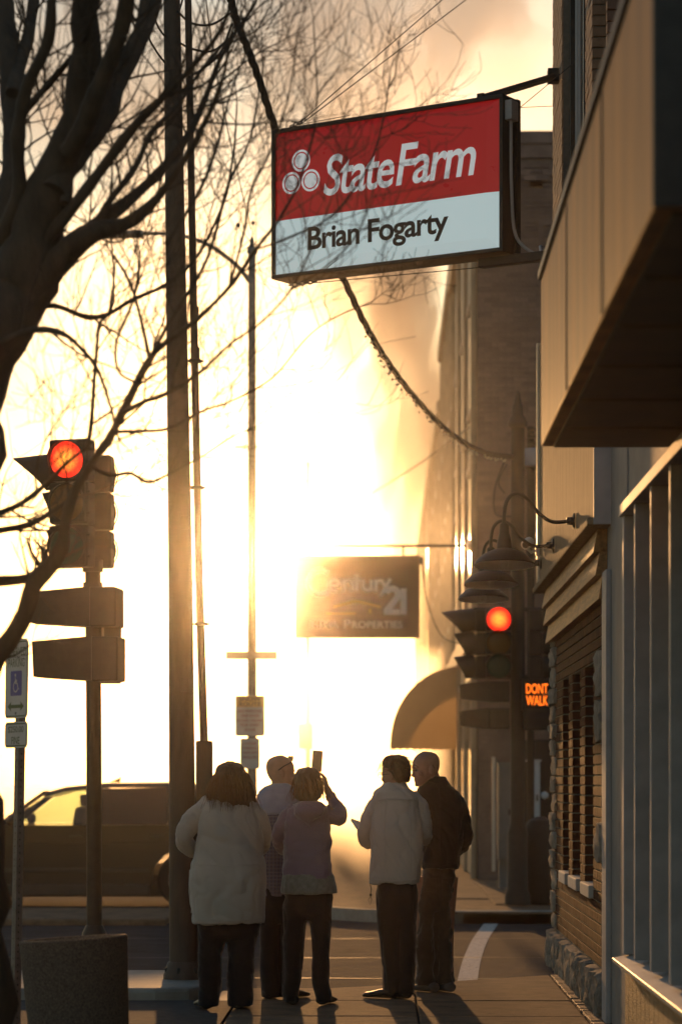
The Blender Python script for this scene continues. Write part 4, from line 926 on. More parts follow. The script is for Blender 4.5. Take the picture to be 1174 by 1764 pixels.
# ------------------------------------------------------------------ bare tree at left
TD = 12.5; DOFF = 1.9
tree = thing('bare_tree', 'large leafless tree at left whose blurred limbs cross the signal and sign', 'tree', at(-66, 2050, TD, -0.006))
rt = random.Random(21)
limbs = [  # (depth at start, depth at end, [(x, y, width)...]) traced limbs; they lean towards and away from the viewer
 (10.6, 10.6, [(-62, 2035, 190), (-64, 1764, 168), (-66, 1500, 154), (-92, 1250, 150), (-92, 950, 146), (-66, 740, 132), (-8, 570, 122), (40, 470, 112), (62, 405, 96), (84, 340, 70)], 'trunk'),
 (10.6, 10.2, [(40, 470, 108), (72, 370, 84), (102, 290, 62), (130, 200, 50), (145, 100, 50), (152, 0, 48), (156, -90, 44)], 'branch'),
 (10.35, 9.8, [(118, 262, 34), (150, 205, 34), (180, 130, 30), (208, 50, 28), (222, -30, 26), (228, -90, 24)], 'branch'),
 (10.4, 11.2, [(92, 330, 40), (140, 265, 30), (186, 195, 27), (214, 125, 25), (252, 50, 24), (274, -20, 22), (290, -80, 20)], 'branch'),
 (10.6, 11.4, [(0, 560, 66), (14, 430, 52), (22, 300, 44), (20, 180, 40), (12, 60, 36), (4, -60, 32)], 'branch'),
 (11.0, 11.6, [(22, 160, 28), (40, 95, 26), (56, 30, 24), (62, -60, 20)], 'branch'),
 (10.9, 10.2, [(36, 205, 10), (60, 172, 15), (90, 138, 13), (124, 98, 10), (150, 60, 6)], 'branch'),
 (10.5, 9.9, [(70, 420, 24), (120, 365, 20), (170, 300, 18), (210, 245, 17), (250, 198, 16), (300, 150, 12), (340, 105, 9), (378, 55, 7), (405, -10, 5)], 'branch'),
 (10.5, 11.3, [(60, 470, 34), (120, 420, 30), (180, 378, 26), (236, 332, 22), (282, 288, 18), (322, 236, 15), (352, 172, 11), (385, 90, 8), (440, 5, 5)], 'branch'),
 (10.6, 11.5, [(20, 560, 14), (48, 535, 11), (95, 527, 10), (150, 546, 9), (190, 540, 8), (230, 515, 8), (290, 488, 7), (340, 440, 6), (385, 350, 5), (402, 262, 4), (408, 180, 3)], 'branch'),
 (10.7, 10.0, [(-92, 1270, 60), (-40, 1195, 44), (0, 1132, 34), (28, 1085, 32), (46, 1040, 32), (60, 1005, 31), (86, 975, 28), (106, 940, 24), (112, 895, 20), (128, 848, 17), (162, 795, 15), (188, 758, 15), (210, 712, 14), (235, 660, 13), (258, 618, 11), (286, 590, 10), (345, 545, 8), (395, 495, 7), (440, 430, 6), (480, 378, 5), (520, 300, 4), (545, 190, 3), (540, 40, 2)], 'branch'),
 (10.7, 11.0, [(-50, 1010, 18), (0, 1003, 17), (42, 996, 16), (64, 984, 14)], 'branch'),
 (10.7, 9.7, [(-50, 905, 14), (0, 884, 11), (40, 866, 10), (78, 836, 9), (112, 800, 6), (150, 770, 4)], 'branch'),
 (10.7, 11.2, [(-50, 925, 14), (0, 914, 12), (45, 906, 11), (92, 882, 9), (120, 862, 6), (160, 850, 4)], 'branch'),
 (10.2, 10.8, [(150, 800, 6), (190, 818, 6), (225, 815, 6), (255, 830, 6), (288, 818, 5), (345, 788, 4), (400, 752, 3), (440, 735, 2)], 'branch'),
 (10.2, 10.5, [(150, 775, 8), (156, 740, 8), (160, 690, 7), (166, 620, 7), (172, 560, 6), (190, 535, 5), (196, 470, 4), (190, 400, 3)], 'branch'),
 (10.1, 9.4, [(212, 712, 9), (248, 692, 8), (286, 678, 8), (345, 640, 6), (400, 590, 5), (450, 555, 4), (500, 500, 4), (540, 420, 3), (575, 330, 2)], 'branch'),
 (10.0, 11.2, [(196, 745, 7), (240, 742, 6), (290, 738, 6), (345, 710, 5), (400, 690, 4), (470, 650, 4), (530, 580, 3), (580, 545, 3), (640, 520, 2)], 'branch'),
 (10.1, 10.6, [(258, 618, 7), (245, 560, 6), (232, 510, 6), (215, 470, 5), (196, 440, 4)], 'branch'),
 (10.1, 9.6, [(235, 660, 6), (205, 640, 5), (200, 590, 5), (225, 530, 5), (240, 470, 4), (235, 400, 3)], 'branch'),
 (10.6, 9.9, [(30, 540, 56), (95, 455, 52), (150, 405, 40), (215, 385, 24), (262, 352, 16), (300, 300, 12), (345, 225, 9), (380, 150, 7), (398, 60, 5)], 'branch'),
 (10.4, 11.0, [(112, 350, 16), (128, 250, 20), (170, 205, 22), (196, 120, 20), (236, 60, 18), (252, -20, 16)], 'branch'),
 (10.6, 10.0, [(0, 420, 30), (34, 330, 26), (30, 230, 24), (48, 150, 22), (84, 70, 20), (90, -30, 18)], 'branch'),
 (10.5, 11.2, [(150, 410, 14), (190, 345, 13), (232, 290, 12), (262, 225, 10), (300, 190, 8), (340, 130, 7), (372, 90, 6), (420, 40, 4)], 'branch'),
 (10.3, 9.7, [(-10, 600, 14), (50, 570, 12), (105, 574, 10), (140, 600, 7), (170, 640, 6), (190, 700, 5), (200, 742, 5)], 'branch'),
 (10.2, 10.8, [(260, 615, 8), (300, 540, 7), (345, 470, 6), (372, 400, 6), (392, 320, 5), (430, 240, 4), (448, 150, 3)], 'branch'),
 (10.2, 9.6, [(395, 495, 5), (420, 400, 5), (432, 330, 4), (470, 250, 4), (500, 150, 3), (515, 40, 2)], 'branch'),
 (10.0, 10.9, [(440, 430, 4), (500, 408, 4), (570, 372, 3), (630, 295, 3), (660, 205, 3), (672, 120, 2)], 'branch'),
 (10.3, 10.9, [(286, 420, 7), (340, 335, 6), (374, 252, 5), (392, 180, 4), (424, 90, 3), (470, 0, 2)], 'branch'),
 (10.1, 9.7, [(500, 500, 4), (560, 460, 3), (610, 410, 3), (640, 340, 2), (650, 270, 2)], 'branch'),
]
def tube_simple(mb, pts, rads, n=3):
    mb.tube(pts, rads, n, cap=False)
tw = MB()
def grow(p, d, ln, r, lvl):
    n = 5 if lvl else 6; pts = [p]; rads = [r]; q = p; dd = d.normalized()
    for i in range(n):
        dd = (dd + Vector((rt.gauss(0, .13), rt.gauss(0, .16), rt.gauss(0, .13) + 0.10))).normalized()
        q = q + dd * (ln / n); pts.append(q); rads.append(max(0.0014, r * (1 - 0.7 * (i+1)/n)))
    tube_simple(tw, pts, rads, 4 if r > 0.004 else 3)
    if lvl < 2 and ln > 0.10:
        k = rt.randint(3, 5) if lvl == 0 else rt.randint(2, 4)
        for _ in range(k):
            i = rt.randint(1, n); base = (pts[i] - pts[i-1]).normalized(); side = base.cross(Vector((0, 1, 0))).normalized() * rt.choice((-1, 1))
            nd = base * 0.75 + side * rt.uniform(.35, .8) + Vector((0, rt.gauss(0, .35), 0.15))
            grow(pts[i], nd, ln * rt.uniform(.4, .68), max(0.0019, rads[i] * 0.75), lvl + 1)
for d0, d1, pts, nm in limbs:
    n = len(pts); mid = [P(x, y, DOFF + d0 + (d1 - d0) * i/(n-1)) for i, (x, y, w) in enumerate(pts)]
    sm_ = spline(mid, 5); rad = lerp_list([w/2/FPX*TD for x, y, w in pts], 5)
    for i in range(1, len(sm_) - 1):
        sm_[i] = sm_[i] + Vector((noise.noise(sm_[i]*5), noise.noise(sm_[i]*5 + Vector((9,0,0))), noise.noise(sm_[i]*5 + Vector((0,9,0))))) * rad[i] * 0.35
    rad = [r * (1 + 0.20 * noise.noise(p * 9) + 0.12 * noise.noise(p * 23)) for r, p in zip(rad, sm_)]
    MB().tube(sm_, rad, 14 if rad[0] > 0.05 else 8).build(nm, M['bark'], tree, smooth=60)
    if nm == 'trunk': continue
    L = 0
    for i in range(2, len(sm_) - 1):
        if sm_[i].x < P(-40, 0, TD).x: continue
        seg = (sm_[i] - sm_[i-1]); L += seg.length; dens = 0.092 if rad[i] < 0.02 else 0.14
        while L > dens:
            L -= dens
            if rt.random() < 0.22: continue
            base = seg.normalized(); side = base.cross(Vector((0, 1, 0))).normalized() * rt.choice((-1, 1))
            nd = base * 0.6 + side * rt.uniform(.4, .9) + Vector((rt.uniform(0, .25), rt.gauss(0, .5), 0.30))
            grow(sm_[i], nd, rt.uniform(.2, .66), min(0.0065, max(0.0032, rad[i] * 0.45)), 0 if rt.random() < 0.6 else 1)
    grow(sm_[-1], sm_[-1] - sm_[-2], 0.3, max(0.0025, rad[-1]), 0)
tb = Vector(BASE[tree.name])
me = bpy.data.meshes.new('twigs'); me.from_pydata([v - tb for v in tw.v], [], tw.f); me.update()
link('twigs', me, M['bark'], tree, kind='stuff')
# ------------------------------------------------------------------ parked dark SUV at left and the aerial ladder in the smoke
M['car_paint'] = mat('car_paint', (0.012, 0.011, 0.012), 0.35, 0.1, 3, coat=0.35, spec=0.35)
M['tyre'] = mat('tyre', (0.015, 0.014, 0.014), 0.85, 0.2, 20, 0.3, 60)
M['trim'] = mat('car_trim', (0.03, 0.03, 0.03), 0.5)
CD = 36.0; sc_ = FPX / CD
rx = P(318, 0, CD).x; gz = ROADZ - 0.002; Wd = 0.98
suv = thing('parked_suv', 'dark sport utility vehicle seen from the side behind the left poles', 'car', (rx - 1.5, CD + Wd, gz))
X = lambda u: rx + 1.08 - u                              # u runs from the tail (0) to the nose (5.05); the car faces left
Zc = lambda z: gz + z * 0.955
def arch(c, r, n=10, z0=0.30): 
    a0 = math.asin((z0 - 0.38) / r)
    return [(c + r*cos(a), 0.38 + r*sin(a)) for a in [pi - a0 + (a0*2 - pi) * i / n for i in range(n+1)]]
prof = [(0.02, 0.42), (0.12, 0.30)] + [(u, z) for u, z in arch(1.08, 0.44)] + [(u, z) for u, z in arch(4.05, 0.44)] + [(4.95, 0.30), (5.03, 0.42), (5.05, 0.75), (4.98, 0.98), (4.6, 1.08), (3.95, 1.13), (3.62, 1.15), (0.35, 1.16), (0.10, 1.10), (0.0, 0.85)]
mb = MB()
def ring(yy, grow_): return [Vector((X(2.5 + (u-2.5)*grow_), CD + yy, Zc(z if z < 0.9 else 0.9 + (z-0.9)*(1.0)))) for u, z in prof]
mb.loft([ring(0.0 + 0.05, 0.985), ring(0.0, 0.997), ring(0.10, 1.0), ring(2*Wd - 0.10, 1.0), ring(2*Wd, 0.997), ring(2*Wd - 0.05 + 0.05, 0.985)])
body = mb.build('body', M['car_paint'], suv, bevel=0.03)
# roof
top = [(0.30, 1.62), (0.55, 1.72), (1.3, 1.765), (2.2, 1.755), (2.75, 1.70), (3.02, 1.62)]
mb = MB(); rr = []
for u, z in top:
    h = 0.70 - (0.03 if u in (0.30, 3.02) else 0); rr.append([Vector((X(u), CD + Wd + s*h*k, Zc(z - dz))) for s, k, dz in ((-1, 1.0, 0.075), (-1, .94, 0.02), (-1, .6, 0.0), (1, .6, 0.0), (1, .94, 0.02), (1, 1.0, 0.075))])
mb.loft(rr); mb.build('roof', M['car_paint'], suv, smooth=50)
def pillar(u0, z0, u1, z1, w0, w1, s, nm='pillar'):
    yb, yt = CD + Wd + s*0.93, CD + Wd + s*0.70
    q = [Vector((X(u0 - w0/2), yb, Zc(z0))), Vector((X(u0 + w0/2), yb, Zc(z0))), Vector((X(u1 + w1/2), yt, Zc(z1))), Vector((X(u1 - w1/2), yt, Zc(z1)))]
    MB().prism(q, (0, -s*0.06, 0)).build(nm, M['car_paint'], suv)
gl_pts = {'front_window': [(2.42, 1.16), (3.55, 1.16), (2.93, 1.62), (2.36, 1.665)], 'rear_window': [(1.32, 1.16), (2.30, 1.16), (2.26, 1.67), (1.36, 1.69)], 'quarter_window': [(0.40, 1.17), (1.22, 1.16), (1.26, 1.68), (0.52, 1.62)]}
for s in (-1, 1):
    pillar(3.62, 1.14, 2.98, 1.64, 0.10, 0.09, s); pillar(2.36, 1.14, 2.31, 1.68, 0.10, 0.08, s); pillar(1.27, 1.14, 1.31, 1.70, 0.08, 0.08, s); pillar(0.30, 1.14, 0.42, 1.64, 0.28, 0.22, s)
    for nm, pts in gl_pts.items():
        q = []
        for u, z in pts:
            f = (z - 1.14) / (1.70 - 1.14); q.append(Vector((X(u), CD + Wd + s*(0.915 - 0.225*f), Zc(z))))
        MB().prism(q, (0, -s*0.004, 0)).build(nm, M['car_glass'] if nm == 'front_window' else M['tint_glass'], suv)
    mo = MB().ball((X(3.42), CD + Wd + s*1.05, Zc(1.22)), (0.07, 0.10, 0.085), 12, 8).build('mirror', M['car_paint'], suv, smooth=60)
    for u in (2.55, 1.45): MB().obox((X(u), CD + Wd + s*(Wd + 0.012), Zc(1.0)), (0.09, 0, 0), (0, 0.012, 0), (0, 0, 0.014)).build('door_handle', M['trim'], suv, bevel=0.005)
    for u in (3.62, 2.34, 1.30): MB().obox((X(u), CD + Wd + s*(Wd + 0.001), Zc(0.72)), (0.005, 0, 0), (0, 0.003, 0), (0, 0, 0.36)).build('door_seam', M['black'], suv)
    MB().obox((X(2.55), CD + Wd + s*(Wd + 0.006), Zc(0.52)), (1.0, 0, 0), (0, 0.010, 0), (0, 0, 0.028)).build('rub_strip', M['trim'], suv, bevel=0.006)
    MB().obox((X(2.3), CD + Wd + s*(Wd + 0.003), Zc(0.90)), (1.95, 0, 0), (0, 0.006, 0), (0, 0, 0.010)).build('crease', M['car_paint'], suv, bevel=0.004)
    MB().obox((X(2.57), CD + Wd + s*(Wd - 0.03), Zc(0.24)), (1.02, 0, 0), (0, 0.03, 0), (0, 0, 0.075)).build('rocker', M['trim'], suv, bevel=0.01)
    for u in (1.08, 4.05):
        c = Vector((X(u), CD + Wd + s*(Wd - 0.13), Zc(0.38)))
        w = MB().lathe([(0.20, -0.11), (0.34, -0.115), (0.375, -0.08), (0.38, 0), (0.375, 0.08), (0.34, 0.115), (0.20, 0.11)], c, 32, axis=(0, s, 0)).build('wheel', M['tyre'], suv, smooth=35)
        MB().lathe([(0.215, 0.09), (0.225, 0.118), (0.19, 0.10), (0.06, 0.085), (0.04, 0.10), (0.005, 0.10)], c, 24, axis=(0, s, 0)).build('rim', M['galv'], w, smooth=35)
        for k in range(5):
            a = 2*pi*k/5; dv = Vector((cos(a), 0, sin(a))); MB().obox(c + dv*0.12 + Vector((0, s*0.112, 0)), dv*0.085, dv.cross(Vector((0,1,0)))*0.022, (0, 0.008, 0)).build('spoke', M['galv'], w)
    MB().obox((X(4.90), CD + Wd + s*0.78, Zc(0.86)), (0.10, 0, 0), (0, 0.16, 0), (0, 0, 0.06)).build('headlight', M['clear_glass'], suv, bevel=0.02)
    MB().obox((X(0.03), CD + Wd + s*0.80, Zc(0.98)), (0.05, 0, 0), (0, 0.14, 0), (0, 0, 0.10)).build('tail_light', M['red_off'], suv, bevel=0.02)
ws = [Vector((X(3.66), CD + Wd - 0.88, Zc(1.145))), Vector((X(3.66), CD + Wd + 0.88, Zc(1.145))), Vector((X(3.01), CD + Wd + 0.66, Zc(1.625))), Vector((X(3.01), CD + Wd - 0.66, Zc(1.625)))]
MB().prism(ws, (0.004, 0, 0.004)).build('windscreen', M['car_glass'], suv)
MB().prism([Vector((X(0.20), CD + Wd - 0.85, Zc(1.16))), Vector((X(0.20), CD + Wd + 0.85, Zc(1.16))), Vector((X(0.31), CD + Wd + 0.64, Zc(1.60))), Vector((X(0.31), CD + Wd - 0.64, Zc(1.60)))], (-0.004, 0, 0)).build('tailgate_window', M['tint_glass'], suv)
for s in (-0.42, 0.42):
    st_ = MB().obox((X(2.55), CD + Wd + s, Zc(1.12)), (0.10, 0, 0.0), (0, 0.22, 0), (0.05, 0, 0.28)).build('seat_back', M['trim'], suv, bevel=0.05)
    MB().obox((X(2.50), CD + Wd + s, Zc(1.50)), (0.05, 0, 0), (0, 0.12, 0), (0, 0, 0.08)).build('headrest', M['trim'], suv, bevel=0.03)
MB().prism([Vector((X(2.2), CD + Wd - 0.01, Zc(1.76))), Vector((X(2.05), CD + Wd - 0.01, Zc(1.76))), Vector((X(2.03), CD + Wd - 0.01, Zc(1.84)))], (0, 0.02, 0)).build('antenna_fin', M['car_paint'], suv)

MB().box(X(4.75), X(0.25), CD + 0.10, CD + 2*Wd - 0.10, gz + 0.13, gz + 0.42).build('underbody', M['black'], suv, bevel=0.03)
# ------------------------------------------------------------------ people watching, seen from behind
def fabric(name, col, var=0.12, scale=30, bump=0.25, bscale=300, sheen=0.55, **k): return mat(name, col, 0.85, var, scale, bump, bscale, sheen=sheen, spec=0.2, **k)
M['skin'] = mat('skin', (0.42, 0.24, 0.17), 0.55, 0.12, 25, 0.1, 120)
M['knit_grey'] = fabric('grey_knit', (0.52, 0.43, 0.36), 0.05, 6, 0.2, 260)
M['mauve_jersey'] = fabric('mauve_jersey', (0.27, 0.19, 0.25), 0.06, 6)
M['grey_shirt'] = fabric('grey_shirt', (0.26, 0.25, 0.22), 0.2, 30)
M['tan_cotton'] = fabric('tan_cotton', (0.62, 0.54, 0.47), 0.05, 5)
M['black_cloth'] = fabric('black_cloth', (0.016, 0.014, 0.013), 0.2, 20, sheen=0.3)
M['dark_trouser'] = fabric('dark_trousers', (0.016, 0.014, 0.015), 0.2, 20, sheen=0.25)
M['brown_trouser'] = fabric('brown_trousers', (0.10, 0.068, 0.048), 0.15, 14)
M['blue_cotton'] = fabric('blue_cotton', (0.30, 0.33, 0.44), 0.1, 14)
M['shoe'] = mat('shoe_leather', (0.02, 0.016, 0.014), 0.45, 0.2, 20)
M['grey_shoe'] = mat('grey_shoe', (0.16, 0.14, 0.13), 0.7, 0.2, 20)
M['hair_auburn'] = mat('hair_auburn', (0.085, 0.036, 0.018), 0.45, 0.3, 30, 0.5, 150, stretch=(4, 4, 0.4))
M['hair_brown'] = mat('hair_brown', (0.05, 0.026, 0.013), 0.45, 0.3, 30, 0.5, 150, stretch=(4, 4, 0.4))
M['hair_short'] = mat('hair_short', (0.04, 0.02, 0.010), 0.45, 0.3, 30, 0.5, 150, stretch=(4, 4, 0.6))
M['phone'] = mat('phone_case', (0.02, 0.02, 0.022), 0.3)
M['paper'] = mat('paper', (0.6, 0.58, 0.55), 0.6)
for hn_ in ('hair_auburn', 'hair_brown', 'hair_short'):       # single hairs let the low sun through
    m_ = M[hn_].copy(); m_.name = hn_ + '_strand'; nt_ = m_.node_tree; tb_ = nt_.nodes.new('ShaderNodeBsdfTranslucent'); tb_.inputs[0].default_value = (0.34, 0.15, 0.055, 1)
    ms_ = nt_.nodes.new('ShaderNodeMixShader'); ms_.inputs[0].default_value = 0.28
    nt_.links.new(nt_.nodes['Principled BSDF'].outputs[0], ms_.inputs[1]); nt_.links.new(tb_.outputs[0], ms_.inputs[2]); nt_.links.new(ms_.outputs[0], nt_.nodes['Material Output'].inputs[0]); M[hn_ + '_strand'] = m_
from mathutils.bvhtree import BVHTree
def seams(obj, m, lines, r=0.0042):
    """sewn seams laid on the cloth; lines are runs of points on the garment as seen from the camera"""
    me = obj.data; b = Vector(BASE[obj.name]); tree_ = BVHTree.FromPolygons([v.co + b for v in me.vertices], [tuple(q.vertices) for q in me.polygons])
    o_ = Vector((0, 0, CAMH))
    for ln in lines:
        pts = []
        for i in range(len(ln) - 1):
            for k in range(8):
                t = k/8; x = ln[i][0]*(1-t) + ln[i+1][0]*t; y = ln[i][1]*(1-t) + ln[i+1][1]*t
                h = tree_.ray_cast(o_, (P(x, y, 19.0) - o_).normalized())
                if h[0] is not None: pts.append(h[0] + h[1]*0.0005)
        if len(pts) > 2: MB().tube(pts, r, 5).build('seam', m, obj)
def plaid(name):
    m = mat(name, (0.17, 0.17, 0.24), 0.85, 0.1, 20, 0.2, 200, sheen=0.2, spec=0.2); n, l = m.node_tree.nodes, m.node_tree.links
    b = n['Principled BSDF']; tc = n.new('ShaderNodeTexCoord'); src = b.inputs['Base Color'].links[0].from_socket; out = src
    for ax, sc__, c in (('X', 12, (0.07, 0.06, 0.10, 1)), ('Z', 12, (0.30, 0.26, 0.28, 1)), ('X', 31, (0.28, 0.18, 0.16, 1)), ('Z', 31, (0.10, 0.09, 0.14, 1))):
        w = n.new('ShaderNodeTexWave'); w.bands_direction = ax; w.inputs['Scale'].default_value = sc__; w.inputs['Distortion'].default_value = 1.0
        l.new(tc.outputs['Object'], w.inputs['Vector']); r = n.new('ShaderNodeMapRange'); r.inputs[1].default_value = 0.6; r.inputs[2].default_value = 0.75; r.inputs[4].default_value = 0.55
        l.new(w.outputs['Color'], r.inputs[0]); x = n.new('ShaderNodeMix'); x.data_type = 'RGBA'; x.inputs[7].default_value = c
        l.new(r.outputs[0], x.inputs[0]); l.new(out, x.inputs[6]); out = x.outputs[2]
    l.new(out, b.inputs['Base Color']); return m
M['plaid'] = plaid('plaid_shirt')

def solid(mb, name, m, parent, voxel=0.009, it=3, fold=None, seed=0, fac=0.5, base=None, hem=None):
    """fuses overlapping closed lofts into one smooth skin and presses cloth folds into it"""
    b = Vector(BASE[parent.name]) if parent is not None else Vector(base)
    me = mb.mesh(name + '_raw', b); o = bpy.data.objects.new(name + '_raw', me); COL.objects.link(o)
    r = o.modifiers.new('r', 'REMESH'); r.mode = 'VOXEL'; r.voxel_size = voxel
    s = o.modifiers.new('s', 'SMOOTH'); s.iterations = it; s.factor = fac
    dg = bpy.context.evaluated_depsgraph_get(); dg.update(); nm = bpy.data.meshes.new_from_object(o.evaluated_get(dg)); nm.name = name
    bpy.data.objects.remove(o); bpy.data.meshes.remove(me)
    if fold:
        amp, fx, fz = fold; sd = Vector((seed*7.3, seed*3.1, seed*1.7)); ns = [v.normal.copy() for v in nm.vertices]
        for v, nn in zip(nm.vertices, ns):
            p = v.co; q = Vector((p.x*fx + p.z*fx*0.35, p.y*fx, p.z*fz)) + sd
            f = 0.7*noise.noise(q) + 0.4*noise.noise(q*2.1 + Vector((3, 0, 0))) - 1.5*max(0.0, 0.22 - abs(noise.noise(q*1.25 + Vector((0, 5, 0))))) - 0.9*max(0.0, 0.2 - abs(noise.noise(q*2.4 + Vector((8, 5, 0)))))
            v.co = p + nn * (amp * f)
    return link(name, nm, m, parent, b if parent is None else None, smooth=180)
def ell(c, a, f, bk, n=20, e=2.3):                       # level ring: half width a, front (away) f, back bk
    out = []
    for k in range(n):
        t = 2*pi*k/n; cx_, sy_ = cos(t), sin(t)
        x = a * (abs(cx_)**(2/e)) * (1 if cx_ >= 0 else -1); y = (f if sy_ > 0 else bk) * (abs(sy_)**(2/e)) * (1 if sy_ >= 0 else -1)
        out.append(Vector((c[0] + x, c[1] + y, c[2])))
    return out
class Fig:
    def __init__(s, d): s.d = d
    def L(s, x, y, dy=0.0): 
        p = P(x, y, s.d); return Vector((p.x, p.y + dy, p.z))
    def rings(s, secs, grow_=1.0):
        out = []
        for y, x0, x1, dep, *o in secs:
            off = o[0] if o else 0.0; a = s.L(x0, y); b = s.L(x1, y); c = (a + b)/2
            out.append(ell((c.x, c.y + off, c.z), (b.x - a.x)/2*grow_, dep/2*grow_, dep/2*grow_))
        return out
    def body(s, mb, secs, g=1.0): mb.loft(s.rings(secs, g)); return mb
    def core(s, mb, secs): mb.loft(s.rings(secs, 0.80)); return mb
    def limb(s, mb, pts, rad, n=12): 
        q = spline([s.L(*p) for p in pts], 4); mb.tube(q, lerp_list(list(rad), 4), n); return mb
def head(mb, c, yaw, h=0.235, pitch=0.0, wide=1.0):
    """c = middle of the skull; yaw 0 faces away from the camera, positive turns left"""
    k0 = len(mb.v); prof = [(0.0, .030, .082, -.02), (.07, .047, .094, .0), (.18, .058, .094, .045), (.30, .066, .092, .075), (.42, .070, .089, .092), (.53, .073, .092, .100), (.64, .076, .094, .104), (.76, .073, .086, .101), (.87, .060, .066, .085), (.95, .036, .036, .052), (1.0, .008, .006, .01)]
    k = h / 0.235; rings = []
    for t, a, f, b_ in prof:
        cy_ = (f - b_)/2; rings.append(ell((0, cy_*k, (t - 0.52)*h), a*wide*k, (f + b_)/2*k, (f + b_)/2*k, 24, 2.15))
    mb.loft(rings)
    mb.loft([ell((0, y*k, (z - .52)*h), w*k, dd*k, dd*k, 10) for z, y, w, dd in ((.30, .094, .016, .012), (.34, .104, .016, .016), (.40, .098, .010, .014), (.50, .090, .008, .012))])   # nose
    mb.ball((0, .088*k, (.22 - .52)*h), (.026*k, .012*k, .008*k), 10, 6); mb.ball((0, .086*k, (.19 - .52)*h), (.022*k, .012*k, .007*k), 10, 6)   # lips
    mb.ball((0, .085*k, (.06 - .52)*h), (.022*k, .014*k, .014*k), 10, 6)
    for s_ in (-1, 1):
        mb.ball((s_*.030*k, .086*k, (.56 - .52)*h), (.020*k, .011*k, .006*k), 8, 6)      # brow
        mb.ball((s_*.048*k, .066*k, (.36 - .52)*h), (.020*k, .022*k, .022*k), 8, 6)      # cheek
        mb.ball((s_*.076*k*wide, -.012*k, (.43 - .52)*h), (.010*k, .020*k, .032*k), 10, 8)    # ear
    R = Matrix.Rotation(yaw, 3, 'Z') @ Matrix.Rotation(pitch, 3, 'X')
    for i in range(k0, len(mb.v)): mb.v[i] = Vector(c) + R @ mb.v[i]
    return R, k
def eyes(par, c, R, k, h):
    for s_ in (-1, 1):
        MB().ball(Vector(c) + R @ Vector((s_*.031*k, .079*k, (.485 - .52)*h)), .0115*k, 8, 6).build('eye', M['grey_shirt'], par, smooth=60)
        MB().ball(Vector(c) + R @ Vector((s_*.031*k, .0885*k, (.485 - .52)*h)), .006*k, 8, 6).build('iris', M['black'], par, smooth=60)
def hand(mb, w, dr, pn, side, size=1.0, curl=(0.5, 0.6, 0.6, 0.65, 0.7), spread=0.12):
    """w wrist, dr finger direction, pn palm normal (palm side), side +1/-1 puts the thumb on that lateral side"""
    dr = Vector(dr).normalized(); pn = Vector(pn); pn = (pn - dr*pn.dot(dr)).normalized(); lt = dr.cross(pn) * side; s = size
    pal = []
    for t, wd, th in ((-0.02, .026, .019), (.02, .030, .017), (.06, .040, .015), (.092, .041, .012)):
        c = w + dr*t*s; pal.append([c + lt*(wd*s*cos(a)) + pn*(th*s*sin(a)) for a in [2*pi*k/12 for k in range(12)]])
    mb.loft(pal)
    for i, (off, ln, r) in enumerate(((.030, .070, .0085), (.011, .080, .009), (-.009, .074, .0085), (-.028, .058, .0075))):
        p = w + dr*.082*s + lt*off*s; d = (dr + lt*(off/.03)*spread).normalized(); pts = [p]; cu = curl[i+1]
        for k, f in enumerate((.45, .32, .23)):
            ax = lt * side; d = (Matrix.Rotation(-cu*(0.7 + 0.35*k) * side * (1 if True else 1), 3, lt.cross(Vector((0,0,0))) if False else lt) @ d) if False else (d*cos(cu*(.7+.3*k)) + pn*sin(cu*(.7+.3*k))).normalized()
            p = p + d*ln*f*s; pts.append(p)
        mb.tube(pts, [r*s, r*s*.98, r*s*.9, r*s*.72], 8)
    p = w + dr*.022*s + lt*.026*s; d = (dr*.65 + lt*.75 + pn*.25).normalized(); pts = [p]
    for k, f in enumerate((.038, .032, .026)):
        p = p + d*f*s; pts.append(p); d = (d + dr*.35 + pn*curl[0]*.5).normalized()
    mb.tube(pts, [.013*s, .0105*s, .0095*s, .0075*s], 8)
def strands(mb, c, R, n, start, length, rad=0.0013, droop=1.0, seed=1, curl=0.01):
    rs = random.Random(seed)
    for _ in range(n):
        p, d = start(rs); ln = length(rs, p); q = Vector(p); pts = [Vector(c) + R @ q]; d = Vector(d)
        for k in range(5):
            d = (d + Vector((rs.gauss(0, .12), rs.gauss(0, .12), -0.45*droop))).normalized(); q = q + d*(ln/5) + Vector((rs.gauss(0, curl), rs.gauss(0, curl), 0))*0.3; pts.append(Vector(c) + R @ q)
        mb.tube(pts, [rad, rad, rad, rad*.9, rad*.7, rad*.4], 3, cap=False)
def shoe(par, m, F, x0, x1, y, dy=0.0, ln=0.27, yaw=0.0, h=0.075):
    a, b = F.L(x0, y), F.L(x1, y); c = (a + b)/2; w = min((b.x - a.x)/2, 0.062); mb = MB(); z0 = 0.004; R = Matrix.Rotation(yaw, 3, 'Z')
    rr = []
    for t, ww, hh in ((-.10, .6, .7), (-.085, .82, .95), (-.03, .88, 1.0), (.04, .95, .82), (.10, 1.0, .62), (.15, .85, .5), (.175, .5, .32)):
        q = []
        for k in range(14):
            an = 2*pi*k/14; x = w*ww*cos(an); z = max(-0.0, (h*hh)*(0.5 + 0.5*sin(an))); q.append(c + R @ Vector((x, t*ln/.27 + dy, 0)) + Vector((0, 0, z0 - c.z + z)))
        rr.append(q)
    mb.loft(rr); o = solid(mb, 'shoe', m, par, 0.006, 3)
    return o
def leg(F, mb, secs): F.body(mb, secs); return mb

